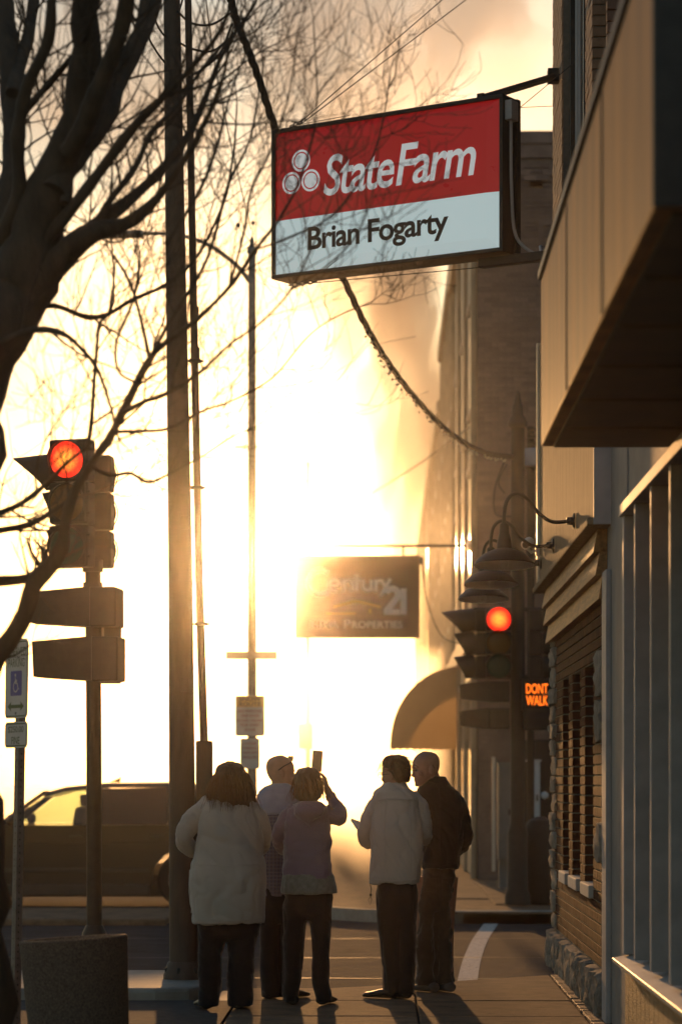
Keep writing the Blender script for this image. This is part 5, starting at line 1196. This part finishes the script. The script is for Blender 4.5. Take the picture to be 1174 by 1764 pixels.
# -- woman in the long grey cardigan
F = Fig(18.15); b = F.L(388, 1740); b.z = 0
bm_ = MB(); F.core(bm_, [(1385, 362, 416, .16), (1420, 345, 440, .22), (1480, 345, 448, .28), (1545, 340, 455, .32), (1598, 345, 452, .26)])
F.limb(bm_, [(374, 1600, 0), (363, 1660, 0), (362, 1732, 0)], (.085, .06, .042)); F.limb(bm_, [(420, 1600, 0), (414, 1660, 0), (410, 1730, 0)], (.085, .06, .042))
F.limb(bm_, [(350, 1395, 0), (318, 1440, .02), (345, 1468, .25)], (.036, .034, .026)); F.limb(bm_, [(438, 1395, 0), (450, 1440, .05), (430, 1468, .25)], (.036, .034, .026))
F.limb(bm_, [(398, 1400, 0), (397, 1365, 0.01), (397, 1345, .02)], (.06, .055, .055))
hc = F.L(398, 1350, 0.02); R1, k1 = head(bm_, hc, radians(-12), 0.225)
hand(bm_, F.L(345, 1468, .25), (0.6, 0.6, 0.1), (0.3, -0.5, -0.6), 1, 0.95); hand(bm_, F.L(430, 1468, .25), (-0.6, 0.6, 0.1), (-0.3, -0.5, -0.6), -1, 0.95)
p1 = solid(bm_, 'person', M['skin'], None, 0.0075, 2, base=b); BASE[p1.name] = tuple(b); p1.location = b
tag(p1, 'woman with long auburn hair in a long grey cardigan, leftmost of the onlookers', 'person', 'onlookers at the crossing')
mb = MB(); F.body(mb, [(1371, 372, 424, .15), (1374, 362, 434, .19), (1381, 349, 441, .24), (1392, 341, 446, .28), (1410, 338, 450, .31), (1440, 338, 453, .34), (1468, 334, 453, .36), (1490, 328, 459, .40), (1512, 327, 462, .42), (1540, 329, 461, .41), (1565, 330, 459, .39), (1586, 331, 459, .38), (1591, 332, 458, .37)])
F.body(mb, [(1500, 324, 336, .06, .16), (1575, 323, 333, .05, .2), (1578, 324, 332, .04, .2)])
gc = solid(mb, 'cardigan', M['knit_grey'], p1, 0.009, 4, (0.024, 4.2, 3.4), 1)
seams(gc, M['knit_grey'], [[(333, 1583), (395, 1586), (457, 1583)], [(348, 1384), (341, 1405), (340, 1430)], [(441, 1384), (447, 1405), (447, 1430)], [(331, 1488), (395, 1492), (457, 1487)]])
mb = MB(); F.limb(mb, [(424, 1386, 0), (444, 1408, .0), (452, 1440, .05), (448, 1462, .16), (432, 1470, .26)], (.068, .068, .06, .055, .045)); solid(mb, 'sleeve', M['knit_grey'], p1, 0.0085, 3, (0.016, 9, 9), 193)
mb = MB(); F.limb(mb, [(364, 1386, 0), (338, 1406, 0), (316, 1440, .01), (326, 1462, .10), (345, 1470, .22)], (.075, .075, .068, .06, .048)); solid(mb, 'sleeve', M['knit_grey'], p1, 0.0085, 3, (0.016, 9, 9), 194)
mb = MB(); F.body(mb, [(1540, 344, 446, .26), (1588, 340, 448, .31), (1612, 345, 445, .27), (1622, 362, 425, .18)]); leg(F, mb, [(1570, 338, 392, .24), (1600, 338, 389, .25), (1640, 341, 384, .22), (1690, 342, 381, .19), (1722, 341, 377, .18), (1733, 340, 376, .19)]); leg(F, mb, [(1570, 384, 448, .24), (1600, 388, 446, .25), (1640, 391, 440, .22), (1690, 390, 438, .20), (1722, 393, 436, .19), (1732, 395, 434, .19)])
solid(mb, 'trousers', M['dark_trouser'], p1, 0.009, 3, (0.016, 5, 5), 2)
shoe(p1, M['shoe'], F, 336, 372, 1739, 0.03, yaw=0.25); shoe(p1, M['shoe'], F, 396, 428, 1738, 0.03, yaw=-0.1)
mb = MB()
F.body(mb, [(1312, 392, 404, .05, .0), (1315, 381, 414, .14, .0), (1322, 373, 421, .20), (1335, 368, 425, .215, -.005), (1352, 366, 428, .20, -.02), (1368, 365, 432, .17, -.035), (1380, 368, 434, .13, -.055), (1390, 376, 430, .09, -.075), (1396, 392, 424, .05, -.085)])
F.limb(mb, [(372, 1345, -.03), (366, 1362, -.04), (363, 1372, -.04)], (.03, .025, .012)); F.limb(mb, [(424, 1350, -.03), (433, 1372, -.04), (440, 1384, -.02)], (.035, .028, .012)); F.limb(mb, [(415, 1360, -.06), (424, 1384, -.085), (426, 1394, -.08)], (.04, .03, .015))
rs = random.Random(5); hb = F.L(398, 1340, 0)
def st1(r):
    a = r.uniform(0, 2*pi); e = r.uniform(0.0, 0.9); return (Vector((.112*cos(a)*cos(e), .098*sin(a)*cos(e) - .01, .10*sin(e))), Vector((cos(a)*.22, sin(a)*.22, -.2)))
pass
me_h = mb
ho = solid(mb, 'hair', M['hair_auburn'], p1, 0.0065, 2, (0.012, 20, 3), 4, 0.4)
mb = MB(); strands(mb, hb, Matrix.Identity(3), 900, st1, lambda r, p: r.uniform(.10, .25) + max(0, p.z), 0.0016, 0.9, 9, 0.02); o = mb.build('loose_strands', M['hair_auburn_strand'], ho); o['kind'] = 'stuff'

# -- bald man with sunglasses pushed up, behind the two women
F = Fig(19.0); b = F.L(478, 1725); b.z = 0
bm_ = MB(); F.core(bm_, [(1362, 455, 498, .15), (1385, 446, 512, .20), (1440, 446, 512, .25), (1520, 448, 512, .24), (1560, 450, 510, .24)])
F.limb(bm_, [(466, 1550, 0), (464, 1630, 0), (463, 1712, 0)], (.075, .055, .04)); F.limb(bm_, [(495, 1550, 0), (500, 1630, 0), (502, 1712, 0)], (.075, .055, .04))
F.limb(bm_, [(482, 1380, 0), (481, 1352, 0.0), (484, 1335, .01)], (.062, .058, .058))
F.limb(bm_, [(450, 1390, 0), (440, 1440, .02), (450, 1490, .12)], (.036, .032, .026)); F.limb(bm_, [(508, 1390, 0), (516, 1440, .05), (506, 1490, .14)], (.036, .032, .026))
hand(bm_, F.L(450, 1490, .12), (0.2, 0.5, -0.6), (0.8, 0, 0), 1); hand(bm_, F.L(506, 1490, .14), (-0.2, 0.5, -0.6), (-0.8, 0, 0), -1)
hc = F.L(483, 1329, 0.01); R2, k2 = head(bm_, hc, radians(-72), 0.245, radians(-4))
p2 = solid(bm_, 'person', M['skin'], None, 0.0065, 2, base=b); BASE[p2.name] = tuple(b); p2.location = b
tag(p2, 'bald man with sunglasses on his head in a blue plaid shirt, between two women', 'person', 'onlookers at the crossing')
eyes(p2, hc, R2, k2, .245)
mb = MB(); F.body(mb, [(1351, 468, 497, .14), (1357, 455, 506, .18), (1366, 446, 513, .22), (1380, 441, 516, .25), (1410, 440, 517, .28), (1450, 441, 517, .29), (1500, 442, 518, .28), (1545, 443, 518, .28)])
solid(mb, 'shirt', M['plaid'], p2, 0.009, 3, (0.02, 6, 5), 6)
mb = MB(); F.limb(mb, [(450, 1380, 0), (440, 1420, 0), (438, 1450, .05), (448, 1486, .12)], (.062, .058, .052, .045)); solid(mb, 'sleeve', M['plaid'], p2, 0.0085, 3, (0.012, 9, 9), 222)
mb = MB(); F.limb(mb, [(508, 1380, 0), (517, 1420, 0), (518, 1450, .05), (508, 1486, .14)], (.062, .058, .052, .045)); solid(mb, 'sleeve', M['plaid'], p2, 0.0085, 3, (0.012, 9, 9), 223)
mb = MB(); F.body(mb, [(1349, 469, 496, .15), (1355, 454, 508, .195), (1365, 444, 515, .235), (1380, 438.5, 518.5, .27), (1398, 438, 519, .29), (1404, 440, 518, .28)]); solid(mb, 'shirt_yoke', M['blue_cotton'], p2, 0.009, 3, (0.006, 7, 6), 7)
mb = MB(); F.body(mb, [(1515, 445, 517, .26), (1560, 446, 517, .26), (1590, 455, 508, .2)]); leg(F, mb, [(1530, 445, 484, .24), (1580, 446, 484, .23), (1650, 447, 482, .19), (1708, 449, 482, .18), (1718, 449, 482, .18)]); leg(F, mb, [(1530, 478, 517, .24), (1580, 480, 516, .23), (1650, 484, 516, .19), (1708, 485, 516, .18), (1718, 486, 515, .18)])
solid(mb, 'trousers', M['dark_trouser'], p2, 0.009, 3, (0.008, 6, 5), 8)
shoe(p2, M['shoe'], F, 447, 480, 1725, 0.02); shoe(p2, M['shoe'], F, 488, 518, 1725, 0.02, yaw=-0.5)
mb = MB(); RR = R2
gq = lambda x, y, z: hc + RR @ Vector((x*k2, y*k2, z*.245))
for s_ in (-1, 1): mb.tube([gq(s_*.078, .05, .28), gq(s_*.082, .0, .16), gq(s_*.082, -.04, .02)], .0035, 5)
for s_ in (-1, 1): mb.loft([[gq(s_*.034 + .030*cos(a), .062 + (0.0 if j else .006), .40 + .085*sin(a)) for a in [2*pi*i/12 for i in range(12)]] for j in (0, 1)])
mb.tube([gq(-.01, .07, .41), gq(.01, .07, .41)], .003, 5); mb.build('sunglasses', M['phone'], p2, smooth=50)

# -- woman holding up a phone
F = Fig(18.5); b = F.L(528, 1731); b.z = 0
bm_ = MB(); F.core(bm_, [(1388, 505, 556, .15), (1420, 495, 565, .20), (1480, 496, 566, .24), (1530, 494, 570, .28), (1560, 498, 568, .27)])
F.limb(bm_, [(508, 1550, 0), (507, 1630, 0), (505, 1715, 0)], (.075, .055, .04)); F.limb(bm_, [(552, 1550, 0), (553, 1630, 0), (556, 1715, 0)], (.075, .055, .04))
F.limb(bm_, [(532, 1395, 0), (532, 1375, 0), (532, 1352, .01)], (.055, .05, .05))
F.limb(bm_, [(562, 1395, 0), (585, 1408, .03), (570, 1375, .10), (562, 1357, .12)], (.034, .034, .03, .025)); F.limb(bm_, [(502, 1400, 0), (480, 1440, .02), (490, 1470, .18)], (.034, .032, .025))
hand(bm_, F.L(563, 1360, .12), (-0.25, 0.1, 1.0), (-0.9, 0.15, -0.1), -1, 1.0, (.5, .55, .6, .65, .7)); hand(bm_, F.L(490, 1470, .18), (.5, .7, 0), (.2, -.3, -.8), 1, .95)
hc = F.L(531, 1352, 0.015); R3, k3 = head(bm_, hc, radians(-14), 0.22, radians(5))
p3 = solid(bm_, 'person', M['skin'], None, 0.006, 2, base=b); BASE[p3.name] = tuple(b); p3.location = b
tag(p3, 'woman with bobbed hair in a mauve hooded sweatshirt raising a phone to take a picture', 'person', 'onlookers at the crossing')
mb = MB(); F.body(mb, [(1379, 514, 552, .15), (1384, 502, 558, .19), (1393, 492, 564, .23), (1408, 487, 569, .26), (1430, 486, 571, .28), (1455, 487, 570, .29), (1480, 486, 571, .30), (1500, 485, 574, .31), (1516, 485, 577, .31), (1521, 486, 576, .30)])
F.body(mb, [(1380, 512, 556, .10, -.09), (1390, 505, 562, .12, -.11), (1402, 508, 556, .10, -.12), (1418, 518, 545, .06, -.12), (1424, 526, 538, .03, -.115)])
gc = solid(mb, 'hooded_sweatshirt', M['mauve_jersey'], p3, 0.0085, 3, (0.022, 4.0, 9), 11)
seams(gc, M['mauve_jersey'], [[(508, 1390), (518, 1410), (533, 1423), (549, 1410), (560, 1390)], [(487, 1511), (530, 1514), (575, 1511)], [(564, 1388), (567, 1410), (562, 1432)], [(494, 1395), (489, 1420), (490, 1450)]])
mb = MB(); F.limb(mb, [(556, 1398, 0), (572, 1408, .01), (586, 1408, .03), (579, 1390, .08), (567, 1368, .115)], (.062, .060, .054, .048, .037)); solid(mb, 'sleeve', M['mauve_jersey'], p3, 0.0085, 3, (0.014, 10, 10), 248)
mb = MB(); F.limb(mb, [(512, 1392, 0), (489, 1416, 0), (479, 1446, .03), (488, 1468, .16)], (.06, .056, .052, .04)); solid(mb, 'sleeve', M['mauve_jersey'], p3, 0.0085, 3, (0.014, 10, 10), 249)
mb = MB(); F.body(mb, [(1505, 486, 575, .31), (1520, 484, 578, .345), (1532, 483, 580, .35), (1539, 484, 580, .345)]); solid(mb, 'shirt_hem', M['grey_shirt'], p3, 0.009, 2, (0.008, 9, 3), 12)
mb = MB(); F.body(mb, [(1500, 497, 565, .22), (1528, 492, 570, .26), (1545, 488, 574, .29), (1572, 488, 572, .28), (1586, 505, 555, .2)]); leg(F, mb, [(1525, 493, 532, .24), (1560, 486, 530, .27), (1600, 486, 527, .24), (1650, 487, 524, .20), (1700, 487, 516, .18), (1724, 487, 514, .19)]); leg(F, mb, [(1525, 530, 570, .24), (1560, 531, 574, .27), (1600, 533, 570, .23), (1650, 536, 567, .19), (1690, 538, 569, .18), (1710, 541, 572, .20), (1724, 544, 571, .20)])
solid(mb, 'trousers', M['dark_trouser'], p3, 0.009, 3, (0.016, 5, 5), 13)
shoe(p3, M['shoe'], F, 488, 517, 1731, 0.02, yaw=0.1); shoe(p3, M['shoe'], F, 544, 573, 1731, 0.02, yaw=-0.25)
mb = MB(); F.body(mb, [(1322, 520, 541, .06), (1325, 512, 546, .14), (1333, 507, 551, .19), (1348, 505, 553, .205, -.005), (1363, 505, 553, .18, -.02), (1374, 507, 551, .13, -.04), (1380, 514, 546, .08, -.055)])
hb = F.L(530, 1345, 0)
def st3(r):
    a = r.uniform(0, 2*pi); e = r.uniform(0.0, 1.1); return (Vector((.094*cos(a)*cos(e), .092*sin(a)*cos(e), .085*sin(e))), Vector((cos(a)*.18, sin(a)*.18, -.2)))
pass
ho = solid(mb, 'hair', M['hair_brown'], p3, 0.006, 2, (0.008, 24, 3), 15, 0.4)
mb = MB(); strands(mb, hb, Matrix.Identity(3), 340, st3, lambda r, p: r.uniform(.09, .15) + max(0, p.z), .0015, .9, 16, .02); o = mb.build('loose_strands', M['hair_brown_strand'], ho); o['kind'] = 'stuff'
pc = F.L(545, 1311, .16)
ph = thing('phone', 'dark mobile phone held up above the head of the woman in mauve', 'phone', pc)
R = Matrix.Rotation(radians(8), 3, 'Z') @ Matrix.Rotation(radians(4), 3, 'Y')
MB().obox(pc, R @ Vector((.036, 0, 0)), R @ Vector((0, .0045, 0)), R @ Vector((0, 0, .074))).build('case', M['phone'], ph, bevel=0.004)
M['screen'] = mat('phone_screen', (0.05, 0.045, 0.04), 0.1, 0.1, emit=(0.5, 0.32, 0.14), strength=0.12)
MB().obox(pc + Vector((0, -.0056, 0)), R @ Vector((.032, 0, 0)), R @ Vector((0, .0008, 0)), R @ Vector((0, 0, .066))).build('screen', M['screen'], ph)

# -- person in the pale jacket with short hair and glasses
F = Fig(19.0); b = F.L(684, 1721); b.z = 0
bm_ = MB(); F.core(bm_, [(1358, 660, 708, .15), (1385, 645, 722, .20), (1440, 645, 720, .25), (1520, 648, 718, .25), (1550, 650, 716, .24)])
F.limb(bm_, [(668, 1540, 0), (670, 1620, 0), (668, 1708, 0)], (.075, .055, .04)); F.limb(bm_, [(700, 1540, 0), (700, 1620, 0), (698, 1708, 0)], (.075, .055, .04))
F.limb(bm_, [(688, 1375, 0), (684, 1352, 0), (681, 1338, .0)], (.058, .054, .054))
F.limb(bm_, [(650, 1388, 0), (632, 1440, .02), (630, 1436, .20), (626, 1430, .27)], (.034, .034, .03, .025)); F.limb(bm_, [(722, 1388, 0), (730, 1440, .02), (715, 1455, .2)], (.034, .032, .025))
hand(bm_, F.L(627, 1431, .26), (-.35, .85, .15), (.5, .1, .7), 1, .95); hand(bm_, F.L(715, 1455, .2), (-.5, .8, 0), (-.2, -.2, -.8), -1, .95)
hc = F.L(680, 1332, 0.0); R4, k4 = head(bm_, hc, radians(58), 0.235, radians(-4))
p4 = solid(bm_, 'person', M['skin'], None, 0.0065, 2, base=b); BASE[p4.name] = tuple(b); p4.location = b
tag(p4, 'person with short brown hair and glasses in a pale cotton jacket and black trousers', 'person', 'onlookers at the crossing')
eyes(p4, hc, R4, k4, .235)
mb = MB(); F.body(mb, [(1351, 663, 702, .15), (1358, 657, 706, .17), (1364, 645, 716, .21), (1374, 639, 724, .24), (1388, 636, 728, .27), (1410, 636, 731, .29), (1440, 638, 731, .31), (1470, 638, 730, .31), (1500, 636, 727, .31), (1518, 635, 725, .31), (1523, 636, 724, .30)])
mb.loft(F.rings([(1346, 664, 700, .135, .005), (1354, 660, 704, .15), (1364, 654, 708, .18), (1367, 656, 706, .16)]))
gc = solid(mb, 'jacket', M['tan_cotton'], p4, 0.0085, 3, (0.027, 5.0, 3.0), 21)
seams(gc, M['tan_cotton'], [[(642, 1380), (682, 1375), (724, 1380)], [(664, 1378), (662, 1450), (663, 1518)], [(705, 1378), (707, 1450), (706, 1518)], [(638, 1515), (682, 1518), (724, 1515)], [(651, 1366), (642, 1395), (641, 1440)], [(717, 1367), (726, 1395), (728, 1440)], [(660, 1356), (682, 1360), (704, 1356)]])
mb = MB(); F.limb(mb, [(662, 1370, 0), (639, 1398, 0), (628, 1438, .02), (636, 1452, .10), (631, 1437, .24)], (.064, .06, .056, .054, .042)); solid(mb, 'sleeve', M['tan_cotton'], p4, 0.0085, 3, (0.016, 9, 9), 283)
mb = MB(); F.limb(mb, [(706, 1372, 0), (724, 1390, 0), (733, 1440, .03), (718, 1454, .18)], (.06, .058, .053, .042)); solid(mb, 'sleeve', M['tan_cotton'], p4, 0.0085, 3, (0.016, 9, 9), 284)
mb = MB()
q = [F.L(x, 1377, 0) + Vector((0, -sqrt(max(0, 1 - abs((x - 682)/46)**2.6))*0.128 - .006, 0)) for x in range(641, 725, 6)]; mb.tube(q, .0035, 5)
mb.build('yoke_seam', M['tan_cotton'], p4)
mb = MB(); F.body(mb, [(1490, 652, 714, .22), (1518, 650, 716, .24), (1540, 648, 719, .27), (1575, 650, 716, .25), (1600, 662, 706, .18)]); leg(F, mb, [(1508, 650, 688, .23), (1540, 646, 690, .26), (1600, 649, 690, .24), (1650, 655, 690, .21), (1700, 661, 690, .20), (1712, 662, 690, .20)]); leg(F, mb, [(1508, 680, 714, .23), (1540, 676, 720, .26), (1600, 682, 717, .24), (1650, 684, 715, .21), (1700, 684, 713, .20), (1712, 684, 712, .20)])
solid(mb, 'trousers', M['dark_trouser'], p4, 0.009, 3, (0.016, 6, 3), 22)
shoe(p4, M['shoe'], F, 648, 676, 1721, 0.0, yaw=1.0); shoe(p4, M['shoe'], F, 680, 708, 1720, 0.02, yaw=0.35)
mb = MB(); hq = lambda x, y, z: hc + R4 @ Vector((x*k4, y*k4, z*.235))
for z, a, f, bk in ((.53, .018, .03, .03), (.50, .05, .06, .075), (.43, .072, .082, .105), (.32, .084, .092, .120), (.20, .088, .090, .124), (.08, .088, .055, .122), (-.05, .086, .03, .118), (-.18, .078, -.01, .108), (-.28, .062, -.02, .096)):
    pass
rings = []
for z, a, f, bk in ((-.30, .055, -.03, .092), (-.20, .078, -.005, .108), (-.06, .087, .02, .120), (.08, .089, .045, .124), (.20, .089, .088, .126), (.32, .085, .098, .122), (.43, .073, .088, .106), (.51, .054, .066, .08), (.555, .03, .04, .05), (.575, .010, .012, .016)):
    c = hq(0, (f - bk)/2, z); rings.append([hc + R4 @ (Vector((0, (f - bk)/2*k4, z*.235)) + Vector((a*k4*cos(t), (f + bk)/2*k4*sin(t), 0))) for t in [2*pi*i/20 for i in range(20)]])
mb.loft(rings)
def st4(r):
    a = r.uniform(0, 2*pi); e = r.uniform(-.1, 1.4); return (Vector((.088*cos(a)*cos(e), .108*sin(a)*cos(e) - .015, .105*sin(e) + .02)), Vector((cos(a)*.8, sin(a)*.8, .5)))
pass
ho = solid(mb, 'hair', M['hair_short'], p4, 0.006, 2, (0.010, 24, 10), 25, 0.4)
mb = MB(); strands(mb, hc, R4, 300, st4, lambda r, p: r.uniform(.03, .065), .0015, .7, 26, .01); o = mb.build('loose_strands', M['hair_short_strand'], ho); o['kind'] = 'stuff'
mb = MB()
for s_ in (-1, 1):
    mb.tube([hq(s_*.034 + .026*cos(a), .106, -.035 + .085*sin(a)) for a in [2*pi*i/14 for i in range(15)]], .0022, 5, cap=False); mb.tube([hq(s_*.060, .104, -.02), hq(s_*.080, .05, -.02), hq(s_*.082, -.02, -.03)], .002, 5)
mb.tube([hq(-.009, .108, -.03), hq(.009, .108, -.03)], .002, 5); mb.build('glasses', M['dark_metal'], p4, smooth=50)
nt_c = F.L(619, 1424, .30)
nb = MB().obox(nt_c, (.045, .02, -.018), (-.02, .055, .03), (.004, -.004, .008)).build('notepad', M['paper'], bevel=0.002, base=nt_c); tag(nb, 'pale notepad in the hand of the person in the pale jacket', 'notepad')
kc = F.L(638, 1538, -.02)
mb = MB().tube(spline([F.L(637, 1522, -.03), F.L(639, 1532, -.03), F.L(637, 1542, -.03)], 4), .003, 5).build('drawcord', M['wire'], p4)
MB().ball(F.L(638, 1541, -.03), .010, 8, 6).build('toggle', M['dark_metal'], p4, smooth=60)
MB().tube([F.L(638, 1543, -.03), F.L(634, 1550, -.03), F.L(637, 1558, -.03), F.L(640, 1550, -.03), F.L(638, 1543, -.03)], .0022, 5).build('cord_loop', M['wire'], p4)

# -- bald man in the dark jacket
F = Fig(19.6); b = F.L(752, 1709); b.z = 0
bm_ = MB(); F.core(bm_, [(1350, 730, 770, .15), (1375, 722, 788, .21), (1440, 726, 795, .26), (1490, 728, 790, .26), (1530, 728, 785, .25)])
F.limb(bm_, [(735, 1510, 0), (730, 1600, 0), (728, 1695, 0)], (.08, .058, .042)); F.limb(bm_, [(770, 1510, .03), (768, 1600, .03), (770, 1690, .03)], (.08, .058, .042))
F.limb(bm_, [(752, 1370, 0), (745, 1345, 0), (738, 1330, .0)], (.064, .06, .06))
F.limb(bm_, [(788, 1375, 0), (800, 1442, 0), (782, 1470, .2)], (.036, .034, .026)); F.limb(bm_, [(722, 1380, .05), (716, 1440, .1), (728, 1470, .25)], (.036, .034, .026))
hand(bm_, F.L(782, 1470, .2), (-.7, .5, -.2), (-.2, -.2, -.8), -1); hand(bm_, F.L(728, 1470, .25), (.6, .5, -.2), (.2, -.2, -.8), 1)
hc = F.L(733, 1322, 0.0); R5, k5 = head(bm_, hc, radians(112), 0.25, radians(-9), 1.02)
p5 = solid(bm_, 'person', M['skin'], None, 0.006, 2, base=b); BASE[p5.name] = tuple(b); p5.location = b
tag(p5, 'bald man in a black jacket and brown trousers looking left, rightmost of the onlookers', 'person', 'onlookers at the crossing')
eyes(p5, hc, R5, k5, .25)
mb = MB(); F.body(mb, [(1336, 735, 769, .14, .0), (1340, 733, 771, .155), (1350, 725, 777, .19), (1360, 718, 785, .22), (1374, 715, 794, .26), (1392, 716, 799, .29), (1420, 722, 800, .31), (1450, 726, 798, .32), (1475, 727, 792, .32), (1492, 727, 790, .32), (1496, 728, 789, .31)])
gc = solid(mb, 'jacket', M['black_cloth'], p5, 0.0085, 3, (0.024, 5, 3.5), 31)
seams(gc, M['black_cloth'], [[(729, 1487), (760, 1490), (789, 1487)], [(736, 1346), (752, 1350), (770, 1346)], [(781, 1360), (788, 1395), (787, 1450)], [(756, 1350), (758, 1420), (759, 1486)]])
mb = MB(); F.limb(mb, [(768, 1362, 0), (790, 1390, 0), (800, 1442, .0), (790, 1462, .12), (780, 1470, .2)], (.066, .062, .058, .052, .045)); solid(mb, 'sleeve', M['black_cloth'], p5, 0.0085, 3, (0.016, 9, 9), 328)
mb = MB(); F.limb(mb, [(724, 1376, .05), (718, 1410, .08), (717, 1440, .10), (727, 1466, .24)], (.062, .06, .056, .045)); solid(mb, 'sleeve', M['black_cloth'], p5, 0.0085, 3, (0.016, 9, 9), 329)
mb = MB(); F.body(mb, [(1475, 734, 782, .22), (1496, 730, 785, .26), (1520, 726, 783, .28), (1550, 726, 775, .24), (1568, 735, 762, .18)]); leg(F, mb, [(1484, 732, 766, .23), (1520, 724, 762, .26), (1570, 719, 752, .23), (1630, 716, 748, .20), (1680, 714, 749, .19), (1698, 713, 750, .20)]); leg(F, mb, [(1484, 750, 784, .23, .02), (1520, 748, 783, .26, .02), (1570, 746, 776, .23, .03), (1630, 748, 780, .20, .03), (1680, 748, 780, .19, .03), (1694, 749, 783, .20, .03)])
gc = solid(mb, 'trousers', M['brown_trouser'], p5, 0.009, 3, (0.026, 6, 6), 32)
seams(gc, M['brown_trouser'], [[(736, 1512), (752, 1513), (751, 1536), (735, 1535), (736, 1512)], [(762, 1513), (778, 1512), (776, 1535), (761, 1536), (762, 1513)], [(757, 1500), (756, 1560)]])
shoe(p5, M['grey_shoe'], F, 718, 748, 1710, -0.01, yaw=0.7); shoe(p5, M['grey_shoe'], F, 754, 783, 1706, 0.03, yaw=0.5)
# ------------------------------------------------------------------ air: even haze box and the drifting fire smoke
hz = MB().box(-430, 430, -40, 910, -1.2, 14)
def air(name, col, dens, g):
    m = bpy.data.materials.new(name); m.use_nodes = True
    n = m.node_tree.nodes; n.remove(n['Principled BSDF'])
    v = n.new('ShaderNodeVolumePrincipled'); v.inputs['Color'].default_value = (*col, 1)
    v.inputs['Density'].default_value = dens; v.inputs['Anisotropy'].default_value = g
    m.node_tree.links.new(v.outputs[0], n['Material Output'].inputs['Volume']); return m
o = hz.build('haze', air('haze_air', (1.0, 0.98, 0.96), HAZE_D, HAZE_G)); o['kind'] = 'stuff'
def smoke(c, r, dens, col=(0.88, 0.86, 0.82), g=0.86, seed=0, rough=0.35, floor=None):
    """one billow of smoke: a closed lumpy body of even density, thin at its edges"""
    bm = bmesh.new(); bmesh.ops.create_icosphere(bm, subdivisions=4, radius=1.0); c = Vector(c)
    for v in bm.verts:
        p = v.co.copy(); q = p * 1.7 + Vector((seed*3.3, seed, 0)); f = 1 + rough * (noise.noise(q) + 0.5*noise.noise(q*2.3) + 0.3*noise.noise(q*5.1))
        v.co = Vector((p.x*r[0]*f, p.y*r[1]*f, p.z*r[2]*f))
        if floor is not None: v.co.z = max(v.co.z, floor - c.z)
    me = bpy.data.meshes.new('smoke'); bm.to_mesh(me); bm.free()
    o = link('smoke', me, air('smoke_%d' % seed, col, dens, g), None, c, smooth=180); o['kind'] = 'stuff'; return o
smoke((-5, 75, -0.14), (13, 29, 5.0), 0.0150, seed=1, floor=-0.145)                     # low over the wet street
smoke((-9, 122, 4), (24, 46, 18), 0.0026, seed=2, floor=-0.145)
def billow(px, py, d, rx, rz, ry, dens, col, g, seed, rough=0.5): smoke(P(px, py, d), (rx/FPX*d, ry, rz/FPX*d), dens, col, g, seed, rough)
SOOT = (0.60, 0.52, 0.45)
billow(700, 690, 100, 70, 270, 14, 0.085, SOOT, 0.40, 11, 0.8)
billow(560, 70, 150, 150, 110, 20, 0.034, SOOT, 0.40, 13, 0.9)
billow(770, 30, 160, 130, 70, 20, 0.040, SOOT, 0.40, 14, 0.9)
billow(640, 470, 125, 110, 130, 14, 0.075, SOOT, 0.40, 15, 0.8)
billow(520, 300, 140, 90, 60, 12, 0.030, SOOT, 0.40, 19, 0.9)
billow(760, 880, 88, 45, 180, 10, 0.040, (0.72, 0.62, 0.50), 0.55, 20, 0.8)
billow(150, 110, 170, 260, 170, 25, 0.020, SOOT, 0.40, 16, 0.8)
billow(900, 60, 180, 330, 300, 40, 0.0026, (0.90, 0.84, 0.74), 0.88, 17)
billow(380, 620, 190, 420, 330, 40, 0.0016, (0.90, 0.86, 0.80), 0.90, 18)
